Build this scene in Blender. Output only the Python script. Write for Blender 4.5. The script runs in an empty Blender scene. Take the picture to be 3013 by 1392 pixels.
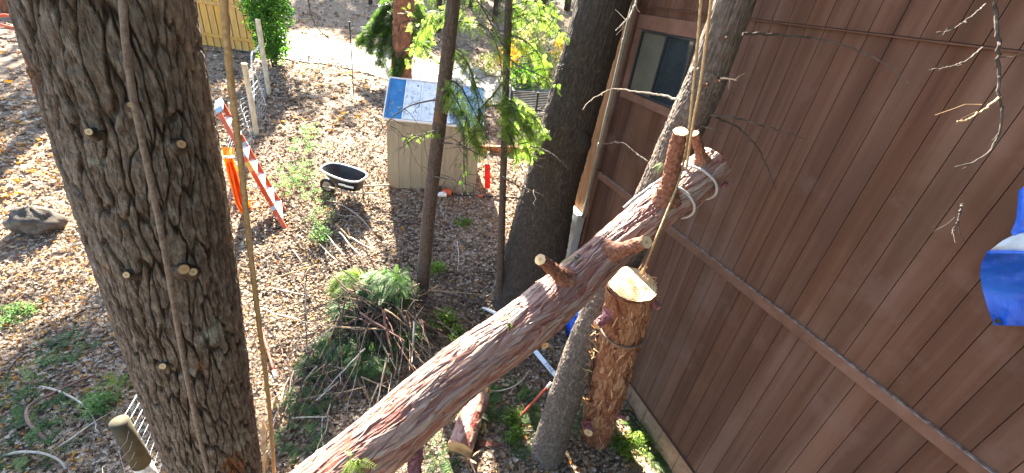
import bpy, math, random
import numpy as np
from mathutils import Vector, Matrix
random.seed(7); rng = np.random.default_rng(7)
S = bpy.context.scene
COL = S.collection
# ------------------------------------------------------------------ camera, world, sun, exposure
HC = 5.25
F = 1227.0; CX = 1506.5; CY = 696.0            # focal length and centre in pixels of the 3013 px wide photograph
zc = np.array([306 / F, 2118 / F, -1.0]); zc /= np.linalg.norm(zc)     # world up seen from the camera
fc = np.array([0, 0, 1.0]); yc = fc - fc.dot(zc) * zc; yc /= np.linalg.norm(yc)
xc = np.cross(yc, zc)
if xc[0] < 0: xc = -xc
MW = np.array([xc, yc, zc])                     # camera coords (right, up, forward) -> world
cam_d = bpy.data.cameras.new('camera'); cam = bpy.data.objects.new('camera', cam_d); COL.objects.link(cam)
cam_d.sensor_width = 36; cam_d.lens = 36 * F / 3013; cam_d.clip_end = 400; cam_d.clip_start = .02
R, U, Fw = MW[:, 0], MW[:, 1], MW[:, 2]
cam.matrix_world = Matrix(((R[0], U[0], -Fw[0], 0), (R[1], U[1], -Fw[1], 0), (R[2], U[2], -Fw[2], HC), (0, 0, 0, 1)))
S.camera = cam
SUN_EL = math.radians(36); SUN_AZ = math.radians(-22.5)     # azimuth from +Y, clockwise
SUN = np.array([math.sin(SUN_AZ) * math.cos(SUN_EL), math.cos(SUN_AZ) * math.cos(SUN_EL), math.sin(SUN_EL)])
w = bpy.data.worlds.new('World'); S.world = w; w.use_nodes = True
nt = w.node_tree; bg = nt.nodes['Background']
sky = nt.nodes.new('ShaderNodeTexSky'); sky.sky_type = 'NISHITA'; sky.sun_disc = False
sky.sun_elevation = SUN_EL; sky.sun_rotation = SUN_AZ % (2 * math.pi)
nt.links.new(sky.outputs[0], bg.inputs[0]); bg.inputs[1].default_value = 0.05
sd = bpy.data.lights.new('sun', 'SUN'); sd.energy = 5.0; sd.angle = math.radians(.53); sd.color = (1, .9, .74)
sun = bpy.data.objects.new('sun', sd); COL.objects.link(sun)
sun.rotation_euler = Vector(SUN).to_track_quat('Z', 'Y').to_euler(); sun.location = (-5, 15, 20)
S.view_settings.view_transform = 'Standard'; S.view_settings.look = 'None'
S.view_settings.exposure = 3.72; S.view_settings.gamma = 1; S.view_settings.use_curve_mapping = False
S.render.engine = 'CYCLES'
S.cycles.max_bounces = 8; S.cycles.transparent_max_bounces = 6

# ------------------------------------------------------------------ places: terrain, rays, wall plane
def gz(x, y):
    x = np.asarray(x, float); y = np.asarray(y, float)
    t = np.maximum(0, y - 4.0); z = .23 * t * t / (t + .8)
    D_ = x * .914 + y * .405; s_ = -x * .405 + y * .914; q_ = np.clip((D_ - 3.15) / .5, 0, 1) * np.clip((6.6 - s_) / .6, 0, 1); z = z - .17 * q_ * q_ * (3 - 2 * q_)
    z = z - .08 * np.maximum(0, y - 10) + .12 * np.maximum(0, y - 25)
    return z
def ray(px, py):
    return MW @ np.array([(px - CX) / F, (CY - py) / F, 1.0])
CAM = np.array([0, 0, HC])
def Dp(px, py, d): return CAM + ray(px, py) * d                     # at a distance along the view axis
def Hd(px, py, hd):                                                 # at a horizontal distance
    d = ray(px, py); return CAM + d * hd / math.hypot(d[0], d[1])
def Zh(px, py, z): d = ray(px, py); return CAM + d * (z - HC) / d[2] # at a height
def G(px, py, up=0.0):                                              # on the ground
    d = ray(px, py); d = d / np.linalg.norm(d); t = 1.0
    while t < 120:
        p = CAM + d * t
        if p[2] < gz(p[0], p[1]) + up: break
        t += .02
    return CAM + d * t
def depth(p): return float((MW.T @ (np.asarray(p) - CAM))[2])
WD = np.array([-.405, .914, 0]); WD /= np.linalg.norm(WD); WN = np.array([WD[1], -WD[0], 0])
WALL = 3.89; Z0 = .25
def Wl(px, py, off=0.0):
    d = ray(px, py); return CAM + d * (WALL - off) / d.dot(WN)
def Wp(s, z, off=0.0): return WD * s + WN * (WALL - off) + np.array([0, 0, z])

# ------------------------------------------------------------------ numpy noise
def _h(ix, iy, seed):
    n = (ix.astype(np.int64) * 374761393 + iy.astype(np.int64) * 668265263 + seed * 974634533) & 0xffffffff
    n = ((n ^ (n >> 13)) * 1274126177) & 0xffffffff
    n = ((n ^ (n >> 16)) * 2246822519) & 0xffffffff
    return ((n ^ (n >> 15)) & 0xffffff) / float(0xffffff)
def vnoise(x, y, seed=0, per=None):
    ix = np.floor(x).astype(np.int64); iy = np.floor(y).astype(np.int64); fx = x - ix; fy = y - iy
    fx = fx * fx * (3 - 2 * fx); fy = fy * fy * (3 - 2 * fy)
    a = ix % per if per else ix; b = (ix + 1) % per if per else ix + 1
    return ((_h(a, iy, seed) * (1 - fx) + _h(b, iy, seed) * fx) * (1 - fy) + (_h(a, iy + 1, seed) * (1 - fx) + _h(b, iy + 1, seed) * fx) * fy)
def fbm(x, y, seed=0, per=None, oct=3):
    v = 0; a = .5; tot = 0
    for k in range(oct):
        v = v + a * vnoise(x * 2 ** k, y * 2 ** k, seed + k, per * 2 ** k if per else None); tot += a; a *= .55
    return v / tot
def voro(x, y, seed=0, per=None):
    ix = np.floor(x).astype(np.int64); iy = np.floor(y).astype(np.int64)
    f1 = np.full(x.shape, 9.0); f2 = np.full(x.shape, 9.0); idv = np.zeros(x.shape)
    for dx in (-1, 0, 1):
        for dy in (-1, 0, 1):
            cx = ix + dx; cy = iy + dy; k = cx % per if per else cx
            px = cx + .1 + .8 * _h(k, cy, seed); py = cy + .1 + .8 * _h(k, cy, seed + 11)
            d = np.hypot(x - px, y - py); c = _h(k, cy, seed + 23)
            near = d < f1
            f2 = np.where(near, f1, np.minimum(f2, d)); idv = np.where(near, c, idv); f1 = np.where(near, d, f1)
    return f1, f2, idv
def sstep(a, b, x):
    t = np.clip((x - a) / (b - a), 0, 1); return t * t * (3 - 2 * t)

# ------------------------------------------------------------------ mesh helpers
def mesh_np(name, V, Fs, attrs=None, smooth=False):
    V = np.asarray(V, np.float32); me = bpy.data.meshes.new(name)
    if isinstance(Fs, np.ndarray): Fs = [Fs]
    Fs = [np.asarray(f, np.int32) for f in Fs if len(f)]
    nl = sum(f.size for f in Fs); nf = sum(len(f) for f in Fs)
    me.vertices.add(len(V)); me.vertices.foreach_set('co', V.ravel())
    me.loops.add(nl); me.loops.foreach_set('vertex_index', np.concatenate([f.ravel() for f in Fs]))
    me.polygons.add(nf)
    tot = np.concatenate([np.full(len(f), f.shape[1], np.int32) for f in Fs])
    st = np.concatenate([[0], np.cumsum(tot)[:-1]]).astype(np.int32)
    me.polygons.foreach_set('loop_start', st); me.polygons.foreach_set('loop_total', tot)
    me.polygons.foreach_set('use_smooth', np.full(nf, bool(smooth)))
    me.update(calc_edges=True)
    for k, a in (attrs or {}).items():
        at = me.attributes.new(k, 'FLOAT', 'POINT'); at.data.foreach_set('value', np.asarray(a, np.float32))
    return me
ORG = {}
def org(o): return ORG.get(o.name, np.zeros(3))
def tag(o, label=None, cat=None, group=None, kind=None):
    if label: o['label'] = label
    if cat: o['category'] = cat
    if group: o['group'] = group
    if kind: o['kind'] = kind
    return o
def thing(name, base, label, cat, group=None):
    o = bpy.data.objects.new(name, None); COL.objects.link(o); o.empty_display_size = .1
    o.location = [float(v) for v in base]; ORG[o.name] = np.asarray(base, float)
    return tag(o, label, cat, group)
def obj(name, V, Fs, mt, parent=None, base=None, attrs=None, smooth=False):
    V = np.asarray(V, float)
    b = org(parent) if parent is not None else (np.zeros(3) if base is None else np.asarray(base, float))
    me = mesh_np(name, V - b, Fs, attrs, smooth); me.materials.append(mt)
    o = bpy.data.objects.new(name, me); COL.objects.link(o)
    if parent is not None: o.parent = parent
    else: o.location = [float(v) for v in b]
    ORG[o.name] = b
    return o
def inst(name, me, parent, loc, rot=None):
    o = bpy.data.objects.new(name, me); COL.objects.link(o)
    m = Matrix.Translation(Vector([float(v) for v in (np.asarray(loc) - (org(parent) if parent is not None else 0))]))
    if rot is not None: m = m @ Matrix([[float(a) for a in r] for r in rot]).to_4x4()
    o.matrix_local = m
    if parent is not None: o.parent = parent
    ORG[o.name] = org(parent) if parent is not None else np.asarray(loc, float)
    return o
class MB:
    def __init__(s): s.V = []; s.Q = []; s.T = []; s.n = 0
    def add(s, V, Fc):
        V = np.asarray(V, float).reshape(-1, 3); s.V.append(V)
        for f in Fc: (s.Q if len(f) == 4 else s.T).append([i + s.n for i in f])
        s.n += len(V); return s
    def box(s, c, sz, ax=None, bev=0.0):
        c = np.asarray(c, float); h = np.asarray(sz, float) / 2; ax = np.eye(3) if ax is None else np.asarray(ax, float)
        P = []
        if bev <= 0:
            for z in (-1, 1):
                for x, y in ((-1, -1), (1, -1), (1, 1), (-1, 1)): P.append(c + ax[0] * x * h[0] + ax[1] * y * h[1] + ax[2] * z * h[2])
            return s.add(P, [(0, 3, 2, 1), (4, 5, 6, 7), (0, 1, 5, 4), (1, 2, 6, 5), (2, 3, 7, 6), (3, 0, 4, 7)])
        b = min(bev, min(h) * .9)
        for z, k in ((-h[2], b), (-h[2] + b, 0), (h[2] - b, 0), (h[2], b)):
            for x, y in ((-1, -1), (1, -1), (1, 1), (-1, 1)):
                P.append(c + ax[0] * x * (h[0] - k) + ax[1] * y * (h[1] - k) + ax[2] * z)
        Fc = [(0, 3, 2, 1), (12, 13, 14, 15)]
        for r in range(3):
            for i in range(4):
                j = (i + 1) % 4; Fc.append((r * 4 + i, r * 4 + j, r * 4 + 4 + j, r * 4 + 4 + i))
        return s.add(P, Fc)
    def tube(s, pts, rad, n=8, cap=True):
        pts = np.asarray(pts, float); m = len(pts); rad = np.broadcast_to(np.asarray(rad, float), (m,))
        T, N, B = frames(pts); P = []
        for i in range(m):
            for k in range(n):
                a = 2 * math.pi * k / n; P.append(pts[i] + rad[i] * (math.cos(a) * N[i] + math.sin(a) * B[i]))
        Fc = []
        for i in range(m - 1):
            for k in range(n):
                j = (k + 1) % n; Fc.append((i * n + k, i * n + j, i * n + n + j, i * n + n + k))
        if cap:
            P.append(pts[0]); P.append(pts[-1]); a, b = m * n, m * n + 1
            for k in range(n):
                j = (k + 1) % n; Fc.append((a, j, k)); Fc.append((b, (m - 1) * n + k, (m - 1) * n + j))
        return s.add(P, Fc)
    def build(s, name, mt, parent=None, base=None, smooth=False, attrs=None):
        fs = []
        if s.Q: fs.append(np.array(s.Q))
        if s.T: fs.append(np.array(s.T))
        return obj(name, np.concatenate(s.V), fs, mt, parent, base, attrs, smooth)
def frames(pts):
    m = len(pts); T = np.gradient(pts, axis=0); T /= np.maximum(np.linalg.norm(T, axis=1), 1e-9)[:, None]
    a = np.array([0, 0, 1.0]) if abs(T[0][2]) < .9 else np.array([1.0, 0, 0])
    n = np.cross(T[0], a); n /= np.linalg.norm(n); N = [n]
    for i in range(1, m):
        n = N[-1] - T[i] * N[-1].dot(T[i]); n /= np.linalg.norm(n); N.append(n)
    N = np.array(N); return T, N, np.cross(T, N)
def spline(pts, n):
    P = np.asarray(pts, float)
    if len(P) == 2: return P[0] + (P[1] - P[0]) * np.linspace(0, 1, n)[:, None]
    Q = np.vstack([2 * P[0] - P[1], P, 2 * P[-1] - P[-2]]); out = []
    L = np.concatenate([[0], np.cumsum(np.linalg.norm(np.diff(P[:, :3], axis=0), axis=1))]); ts = np.linspace(0, L[-1], n)
    for t in ts:
        i = min(max(np.searchsorted(L, t, 'right') - 1, 0), len(P) - 2); u = (t - L[i]) / max(L[i + 1] - L[i], 1e-9)
        p0, p1, p2, p3 = Q[i], Q[i + 1], Q[i + 2], Q[i + 3]
        out.append(.5 * (2 * p1 + (p2 - p0) * u + (2 * p0 - 5 * p1 + 4 * p2 - p3) * u * u + (3 * p1 - p0 - 3 * p2 + p3) * u ** 3))
    return np.array(out)
class Bark:
    """a displaced tube: pts (x,y,z,r) through a spline; h(u, s, R) gives (height in m, tone 0..1)"""
    def __init__(s, pts, nu, nv, hf):
        P = spline(pts, nv); s.C = P[:, :3]; s.r = P[:, 3]
        s.T, s.N, s.B = frames(s.C); s.s = np.concatenate([[0], np.cumsum(np.linalg.norm(np.diff(s.C, axis=0), axis=1))])
        s.nu, s.nv = nu, nv; u = np.arange(nu) / nu; UU, SS = np.meshgrid(u, s.s); RR = np.repeat(s.r[:, None], nu, 1)
        s.h, s.tone = hf(UU, SS, RR)
        a = 2 * np.pi * UU; D = np.cos(a)[..., None] * s.N[:, None] + np.sin(a)[..., None] * s.B[:, None]
        s.V = s.C[:, None] + D * (RR + s.h)[..., None]
        i = np.arange(nv - 1)[:, None] * nu; k = np.arange(nu)[None]; j = (k + 1) % nu
        s.Q = np.stack([i + k, i + j, i + nu + j, i + nu + k], -1).reshape(-1, 4)
    def build(s, name, mt, parent, caps=(0, 0)):
        V = s.V.reshape(-1, 3); T = []; t = s.tone.ravel(); n = len(V); nu = s.nu
        for e, (c, row) in enumerate(zip(caps, (0, s.nv - 1))):
            if c:
                V = np.vstack([V, s.C[row]]); t = np.append(t, 0); q = np.arange(nu) + row * nu; q2 = np.roll(q, -1)
                T.append(np.stack([np.full(nu, len(V) - 1), q2 if e == 0 else q, q if e == 0 else q2], 1))
        fs = [s.Q] + ([np.concatenate(T)] if T else [])
        return obj(name, V, fs, mt, parent, attrs={'tone': t}, smooth=True)
    def surf(s, q, near=True):
        """surface point and outward normal nearest to the camera ray side, at spline fraction q and angle towards point p"""
        i = int(q * (s.nv - 1)); return s.C[i], s.r[i], s.T[i]
def disc(c, nrm, r, n=28, wob=.03, seed=0, sx=1.0):
    nrm = np.asarray(nrm, float); nrm /= np.linalg.norm(nrm); a = np.cross(nrm, [0, 0, 1.0] if abs(nrm[2]) < .9 else [1.0, 0, 0]); a /= np.linalg.norm(a); b = np.cross(nrm, a)
    P = [np.asarray(c, float)]; rr = np.random.default_rng(seed)
    for ring in (.5, 1):
        for k in range(n):
            t = 2 * math.pi * k / n; q = r * ring * (1 + wob * rr.normal())
            P.append(c + q * (math.cos(t) * a * sx + math.sin(t) * b))
    Fc = []
    for k in range(n):
        j = (k + 1) % n; Fc.append((0, 1 + k, 1 + j)); Fc.append((1 + k, 1 + n + k, 1 + n + j, 1 + j))
    return P, Fc
def scatter(tmpl, mats, rnd=None, rvar=.15):
    """merge copies of (V,F) under 4x4 matrices; returns V, F, rnd"""
    V, Fc = tmpl; mats = np.asarray(mats, float); n = len(mats)
    W = np.einsum('nij,vj->nvi', mats[:, :3, :3], V) + mats[:, None, :3, 3]
    FF = (Fc[None] + (np.arange(n) * len(V))[:, None, None]).reshape(-1, Fc.shape[1])
    r = rng.random(n) if rnd is None else np.asarray(rnd)
    rr = np.clip(r[:, None] + (rng.random((n, len(V))) - .5) * rvar, 0, 1)
    return W.reshape(-1, 3), FF, rr.ravel()
def mat4(p, x, up, s=1.0, roll=0.0):
    x = np.asarray(x, float); x = x / np.linalg.norm(x); y = np.cross(up, x); l = np.linalg.norm(y)
    if l < 1e-6: y = np.cross([1.0, .1, 0], x); l = np.linalg.norm(y)
    y = y / l; z = np.cross(x, y)
    if roll: y, z = y * math.cos(roll) + z * math.sin(roll), z * math.cos(roll) - y * math.sin(roll)
    m = np.eye(4); m[:3, 0] = x * s; m[:3, 1] = y * s; m[:3, 2] = z * s; m[:3, 3] = p; return m
def fuse(parts):
    V = []; Fc = []; A = []; n = 0
    for v, f, a in parts: V.append(v); Fc.append(f + n); A.append(a); n += len(v)
    return np.concatenate(V), np.concatenate(Fc), np.concatenate(A)

# ------------------------------------------------------------------ materials
def node(nt, t, **kw):
    n = nt.nodes.new(t)
    for k, v in kw.items():
        if k.startswith('_'): setattr(n, k[1:], v)
        else: n.inputs[k].default_value = v
    return n
def ramp(nt, fac, stops):
    r = nt.nodes.new('ShaderNodeValToRGB'); e = r.color_ramp.elements
    while len(e) < len(stops): e.new(.5)
    for el, (p, c) in zip(e, stops): el.position = p; el.color = (*c, 1)
    nt.links.new(fac, r.inputs[0]); return r.outputs[0]
def mixc(nt, f, a, b, mode='MIX'):
    m = nt.nodes.new('ShaderNodeMix'); m.data_type = 'RGBA'; m.blend_type = mode
    if isinstance(f, float): m.inputs[0].default_value = f
    else: nt.links.new(f, m.inputs[0])
    for v, i in ((a, 6), (b, 7)):
        if isinstance(v, tuple): m.inputs[i].default_value = (*v, 1)
        else: nt.links.new(v, m.inputs[i])
    return m.outputs[2]
def M(name, stops, scale=6, stretch=(1, 1, 1), detail=6, rough=.8, bump=.25, bscale=40, bdist=.004, tone=None, tmix=.8, objvar=0.0, spots=None,
      spec=.3, metal=0.0, rnd=False, transl=0.0, coat=0.0, rot=None, rvary=0.0):
    m = bpy.data.materials.new(name); m.use_nodes = True; nt = m.node_tree; b = nt.nodes['Principled BSDF']; out = nt.nodes['Material Output']
    L = nt.links; tc = node(nt, 'ShaderNodeTexCoord'); mp = node(nt, 'ShaderNodeMapping'); L.new(tc.outputs['Object'], mp.inputs[0]); mp.inputs['Scale'].default_value = stretch
    if rot: mp.inputs['Rotation'].default_value = rot
    nz = node(nt, 'ShaderNodeTexNoise', Scale=scale, Detail=detail, Roughness=.62); L.new(mp.outputs[0], nz.inputs['Vector'])
    if rnd:
        at = node(nt, 'ShaderNodeAttribute', _attribute_name='rnd'); fac = at.outputs['Fac']
    else: fac = nz.outputs['Fac']
    col = ramp(nt, fac, stops)
    if rnd:
        col = mixc(nt, .35, col, ramp(nt, nz.outputs['Fac'], [(.3, (.35, .35, .35)), (.7, (1, 1, 1))]), 'MULTIPLY')
    if tone:
        at = node(nt, 'ShaderNodeAttribute', _attribute_name='tone')
        tcl = ramp(nt, at.outputs['Fac'], tone); col = mixc(nt, tmix, col, tcl)
    if spots:                                        # (scale, threshold, colour, softness)
        for sc, th, c, so in spots:
            n2 = node(nt, 'ShaderNodeTexNoise', Scale=sc, Detail=5, Roughness=.65); L.new(tc.outputs['Object'], n2.inputs['Vector'])
            f = ramp(nt, n2.outputs['Fac'], [(th, (0, 0, 0)), (min(1, th + so), (1, 1, 1))]); col = mixc(nt, f, col, c)
    if objvar:
        oi = node(nt, 'ShaderNodeObjectInfo')
        hs = node(nt, 'ShaderNodeHueSaturation'); mr = node(nt, 'ShaderNodeMapRange'); L.new(oi.outputs['Random'], mr.inputs[0])
        mr.inputs['To Min'].default_value = 1 - objvar; mr.inputs['To Max'].default_value = 1 + objvar
        L.new(mr.outputs[0], hs.inputs['Value']); L.new(col, hs.inputs['Color'])
        m2 = node(nt, 'ShaderNodeMath', _operation='MULTIPLY'); L.new(oi.outputs['Random'], m2.inputs[0]); m2.inputs[1].default_value = 37.7
        m3 = node(nt, 'ShaderNodeMath', _operation='FRACT'); L.new(m2.outputs[0], m3.inputs[0])
        mr2 = node(nt, 'ShaderNodeMapRange'); L.new(m3.outputs[0], mr2.inputs[0]); mr2.inputs['To Min'].default_value = 1 - objvar * .9; mr2.inputs['To Max'].default_value = 1 + objvar * .5
        L.new(mr2.outputs[0], hs.inputs['Saturation']); col = hs.outputs[0]
    L.new(col, b.inputs['Base Color']); b.inputs['Roughness'].default_value = rough; b.inputs['Metallic'].default_value = metal
    if rvary:
        rr = node(nt, 'ShaderNodeMapRange'); L.new(nz.outputs['Fac'], rr.inputs[0]); rr.inputs['To Min'].default_value = rough - rvary; rr.inputs['To Max'].default_value = rough + rvary; L.new(rr.outputs[0], b.inputs['Roughness'])
    b.inputs['Specular IOR Level'].default_value = spec; b.inputs['Coat Weight'].default_value = coat
    if bump:
        n3 = node(nt, 'ShaderNodeTexNoise', Scale=bscale, Detail=5, Roughness=.65); L.new(mp.outputs[0], n3.inputs['Vector'])
        bp = node(nt, 'ShaderNodeBump', Strength=bump, Distance=bdist); L.new(n3.outputs['Fac'], bp.inputs['Height']); L.new(bp.outputs[0], b.inputs['Normal'])
    if transl:
        tr = node(nt, 'ShaderNodeBsdfTranslucent'); mx = node(nt, 'ShaderNodeMixShader'); mx.inputs[0].default_value = transl
        br = node(nt, 'ShaderNodeHueSaturation', Saturation=1.15, Value=1.9); L.new(col, br.inputs['Color']); L.new(br.outputs[0], tr.inputs[0])
        L.new(b.outputs[0], mx.inputs[1]); L.new(tr.outputs[0], mx.inputs[2]); L.new(mx.outputs[0], out.inputs[0])
    return m
def wood_end(name, c1, c2, scale=60):
    m = bpy.data.materials.new(name); m.use_nodes = True; nt = m.node_tree; b = nt.nodes['Principled BSDF']; L = nt.links
    tc = node(nt, 'ShaderNodeTexCoord'); at = node(nt, 'ShaderNodeAttribute', _attribute_name='ring')
    nz = node(nt, 'ShaderNodeTexNoise', Scale=9, Detail=5); L.new(tc.outputs['Object'], nz.inputs['Vector'])
    a = node(nt, 'ShaderNodeMath', _operation='MULTIPLY_ADD'); L.new(nz.outputs['Fac'], a.inputs[0]); a.inputs[1].default_value = .12; L.new(at.outputs['Fac'], a.inputs[2])
    sn = node(nt, 'ShaderNodeMath', _operation='MULTIPLY'); L.new(a.outputs[0], sn.inputs[0]); sn.inputs[1].default_value = scale
    s2 = node(nt, 'ShaderNodeMath', _operation='SINE'); L.new(sn.outputs[0], s2.inputs[0])
    mr = node(nt, 'ShaderNodeMapRange'); L.new(s2.outputs[0], mr.inputs[0]); mr.inputs['From Min'].default_value = -1
    c = mixc(nt, mr.outputs[0], c1, c2)
    c = mixc(nt, ramp(nt, at.outputs['Fac'], [(.0, (1, 1, 1)), (.35, (.3, .3, .3)), (.5, (0, 0, 0))]), c, (c2[0] * .8, c2[1] * .6, c2[2] * .5))
    c = mixc(nt, ramp(nt, nz.outputs['Fac'], [(.55, (0, 0, 0)), (.75, (1, 1, 1))]), c, (c1[0] * .8, c1[1] * .7, c1[2] * .55))
    L.new(c, b.inputs['Base Color']); b.inputs['Roughness'].default_value = .75; b.inputs['Specular IOR Level'].default_value = .25
    return m
m_ground = M('forest_soil', [(.25, (.06, .04, .026)), (.42, (.14, .095, .062)), (.55, (.25, .18, .125)), (.7, (.36, .28, .2))], scale=9, detail=10, rough=.95, bump=.9, bscale=26, bdist=.03,
             spots=[(2.2, .56, (.07, .045, .03), .12), (55, .6, (.36, .27, .19), .05)])
m_leaf = M('fallen_leaves', [(.0, (.06, .036, .024)), (.18, (.14, .085, .052)), (.38, (.28, .205, .145)), (.58, (.42, .345, .265)), (.8, (.52, .455, .37)), (.94, (.42, .22, .08)), (.98, (.5, .3, .05)), (1, (.3, .09, .03))],
           scale=30, rough=.7, bump=0, rnd=True, transl=.18, spec=.25)
m_bark_big = M('pine_bark', [(.32, (.028, .02, .015)), (.46, (.09, .066, .05)), (.56, (.18, .145, .12)), (.7, (.36, .335, .305))], scale=34, stretch=(1, 1, .55), detail=10, rough=.85, bump=1.0, bscale=70, bdist=.02,
               tone=[(.0, (.02, .009, .005)), (.3, (.05, .022, .013)), (.55, (.115, .08, .06)), (1, (.22, .19, .165))], tmix=.55,
               spots=[(3.2, .60, (.33, .36, .33), .10), (4, .60, (.22, .085, .03), .09), (9, .67, (.09, .11, .03), .06)])
m_bark_fir = M('fir_bark', [(.3, (.03, .022, .018)), (.5, (.075, .055, .045)), (.7, (.15, .12, .1))], scale=30, stretch=(1, 1, .7), detail=8, rough=.9, bump=.7, bscale=90, bdist=.008,
               tone=[(0, (.02, .014, .011)), (.6, (.085, .062, .05)), (1, (.15, .12, .105))], tmix=.55, spots=[(2.5, .62, (.16, .08, .035), .12)])
m_bark_dark = M('dark_fir_bark', [(.3, (.022, .018, .015)), (.5, (.045, .037, .031)), (.7, (.085, .072, .062))], scale=30, stretch=(1, 1, .7), detail=8, rough=.93, bump=.8, bscale=60, bdist=.01,
                tone=[(0, (.015, .011, .009)), (.6, (.045, .036, .03)), (1, (.09, .075, .065))], tmix=.5)
m_bark_grey = M('grey_fir_bark', [(.3, (.045, .036, .03)), (.5, (.1, .08, .066)), (.7, (.2, .17, .145))], scale=30, stretch=(1, 1, .7), detail=8, rough=.9, bump=.8, bscale=80, bdist=.008,
                tone=[(0, (.025, .018, .014)), (.55, (.10, .08, .066)), (1, (.21, .18, .155))], tmix=.55, spots=[(5, .63, (.14, .065, .03), .08)])
m_bark_log = M('cedar_bark', [(.28, (.085, .03, .022)), (.45, (.17, .10, .085)), (.58, (.24, .185, .175)), (.75, (.35, .27, .22))], scale=18, detail=8, rough=.46, bump=.6, bscale=70, bdist=.006,
               tone=[(0, (.13, .028, .017)), (.28, (.22, .06, .038)), (.5, (.28, .145, .105)), (.72, (.36, .255, .205)), (1, (.50, .40, .32))], tmix=.78, spec=.55, spots=[(3.0, .60, (.17, .035, .026), .06)])
m_bark_stump = M('shredded_cedar_bark', [(.28, (.07, .02, .012)), (.45, (.16, .06, .03)), (.58, (.26, .14, .075)), (.72, (.4, .28, .18))], scale=16, detail=8, rough=.85, bump=.6, bscale=70, bdist=.006,
                 tone=[(0, (.06, .014, .009)), (.35, (.15, .05, .025)), (.6, (.24, .12, .065)), (1, (.38, .26, .165))], tmix=.6)
m_stub = M('stub_bark', [(.3, (.07, .022, .014)), (.5, (.19, .075, .045)), (.7, (.36, .2, .125))], scale=40, detail=6, rough=.75, bump=.8, bscale=110, bdist=.006, tone=[(0, (.08, .022, .015)), (1, (.3, .14, .085))], tmix=.5)
m_stub_purple = M('fresh_inner_bark', [(.3, (.10, .025, .03)), (.5, (.2, .07, .08)), (.7, (.3, .15, .15))], scale=30, rough=.55, bump=.5, bscale=90)
m_end = wood_end('fresh_cut_wood', (.70, .53, .32), (.44, .28, .14), 64)
m_end2 = wood_end('dry_cut_wood', (.55, .36, .19), (.42, .24, .11), 60)
m_split = M('split_wood', [(.3, (.3, .15, .06)), (.55, (.47, .27, .12)), (.75, (.62, .42, .23))], scale=12, stretch=(1, 1, 1), rough=.8, bump=.5, bscale=60)
m_flake = M('loose_bark_flakes', [(0, (.10, .03, .02)), (.35, (.18, .07, .05)), (.6, (.22, .16, .155)), (.88, (.32, .26, .235)), (1, (.48, .39, .31))], rnd=True, rough=.7, bump=0)
m_flake2 = M('orange_bark_shreds', [(0, (.08, .02, .012)), (.35, (.18, .065, .03)), (.6, (.33, .17, .08)), (.8, (.42, .28, .16)), (1, (.6, .42, .24))], rnd=True, rough=.8, bump=0, transl=.15)
m_siding = M('brown_stained_siding', [(.34, (.060, .026, .015)), (.5, (.100, .047, .029)), (.64, (.142, .079, .055))], scale=1.1, stretch=(3, 3, .16), detail=9, rough=.85, bump=.45, bscale=120, bdist=.002, objvar=.075, spec=.3,
             spots=[(.55, .48, (.075, .036, .018), .22), (1.4, .56, (.15, .092, .075), .22), (120, .70, (.22, .155, .12), .06)])
m_trim = M('brown_trim_board', [(.3, (.10, .047, .029)), (.5, (.14, .07, .046)), (.7, (.175, .095, .068))], scale=4, stretch=(1, 1, 1), detail=7, rough=.7, bump=.3, bscale=50, objvar=.08)
m_trim_edge = M('weathered_trim_edge', [(.35, (.12, .07, .05)), (.5, (.18, .13, .11)), (.65, (.3, .26, .24))], scale=25, rough=.85, bump=.4)
m_corner = M('orange_brown_corner_board', [(.3, (.15, .07, .028)), (.5, (.22, .11, .045)), (.7, (.3, .16, .07))], scale=4, stretch=(3, 3, .5), rough=.75, bump=.3)
m_skirt = M('tan_skirting', [(.3, (.16, .1, .065)), (.5, (.24, .155, .1)), (.7, (.33, .23, .15))], scale=9, rough=.9, bump=.5, bscale=70, objvar=.1, spots=[(60, .62, (.4, .32, .22), .06)])  # lighter tan than the siding above, with pale specks
m_gap = M('groove_backing', [(.3, (.08, .04, .027)), (.7, (.115, .06, .042))], rough=.9, bump=0)
m_concrete = M('road_surface', [(.3, (.15, .14, .13)), (.5, (.24, .225, .205)), (.7, (.34, .32, .29))], scale=3, detail=9, rough=.9, bump=.3, bscale=40, spots=[(1.3, .58, (.3, .26, .21), .15)])
m_rock = M('rock', [(.3, (.035, .028, .022)), (.5, (.075, .062, .05)), (.7, (.14, .12, .10))], scale=5, rough=.9, bump=.7, bscale=20, bdist=.02, spots=[(6, .6, (.12, .13, .06), .1)])
m_metal = M('galvanised_metal', [(.3, (.4, .4, .38)), (.7, (.58, .58, .55))], scale=12, rough=.45, metal=.7, bump=.1)
m_conduit = M('weathered_conduit', [(.3, (.22, .22, .18)), (.5, (.33, .33, .28)), (.7, (.45, .45, .39))], scale=14, stretch=(1, 1, .4), rough=.5, metal=.3, bump=.1)
m_white = M('white_paint', [(.3, (.62, .6, .56)), (.7, (.78, .77, .74))], scale=8, rough=.6, bump=.1)
m_box = M('pale_grey_enamel', [(.3, (.36, .37, .34)), (.6, (.46, .47, .44))], scale=6, rough=.5, bump=.05, spots=[(9, .66, (.3, .22, .13), .1)])
m_post = M('weathered_post', [(.3, (.3, .26, .18)), (.5, (.42, .37, .27)), (.7, (.55, .5, .39))], scale=10, stretch=(1, 1, .5), rough=.85, bump=.4)
m_post_dark = M('olive_post', [(.3, (.035, .032, .02)), (.7, (.08, .072, .045))], scale=10, rough=.8, bump=.3)
m_birch = M('peeling_white_post', [(.35, (.2, .19, .17)), (.5, (.6, .6, .57)), (.7, (.75, .75, .72))], scale=14, rough=.8, bump=.3)
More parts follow.
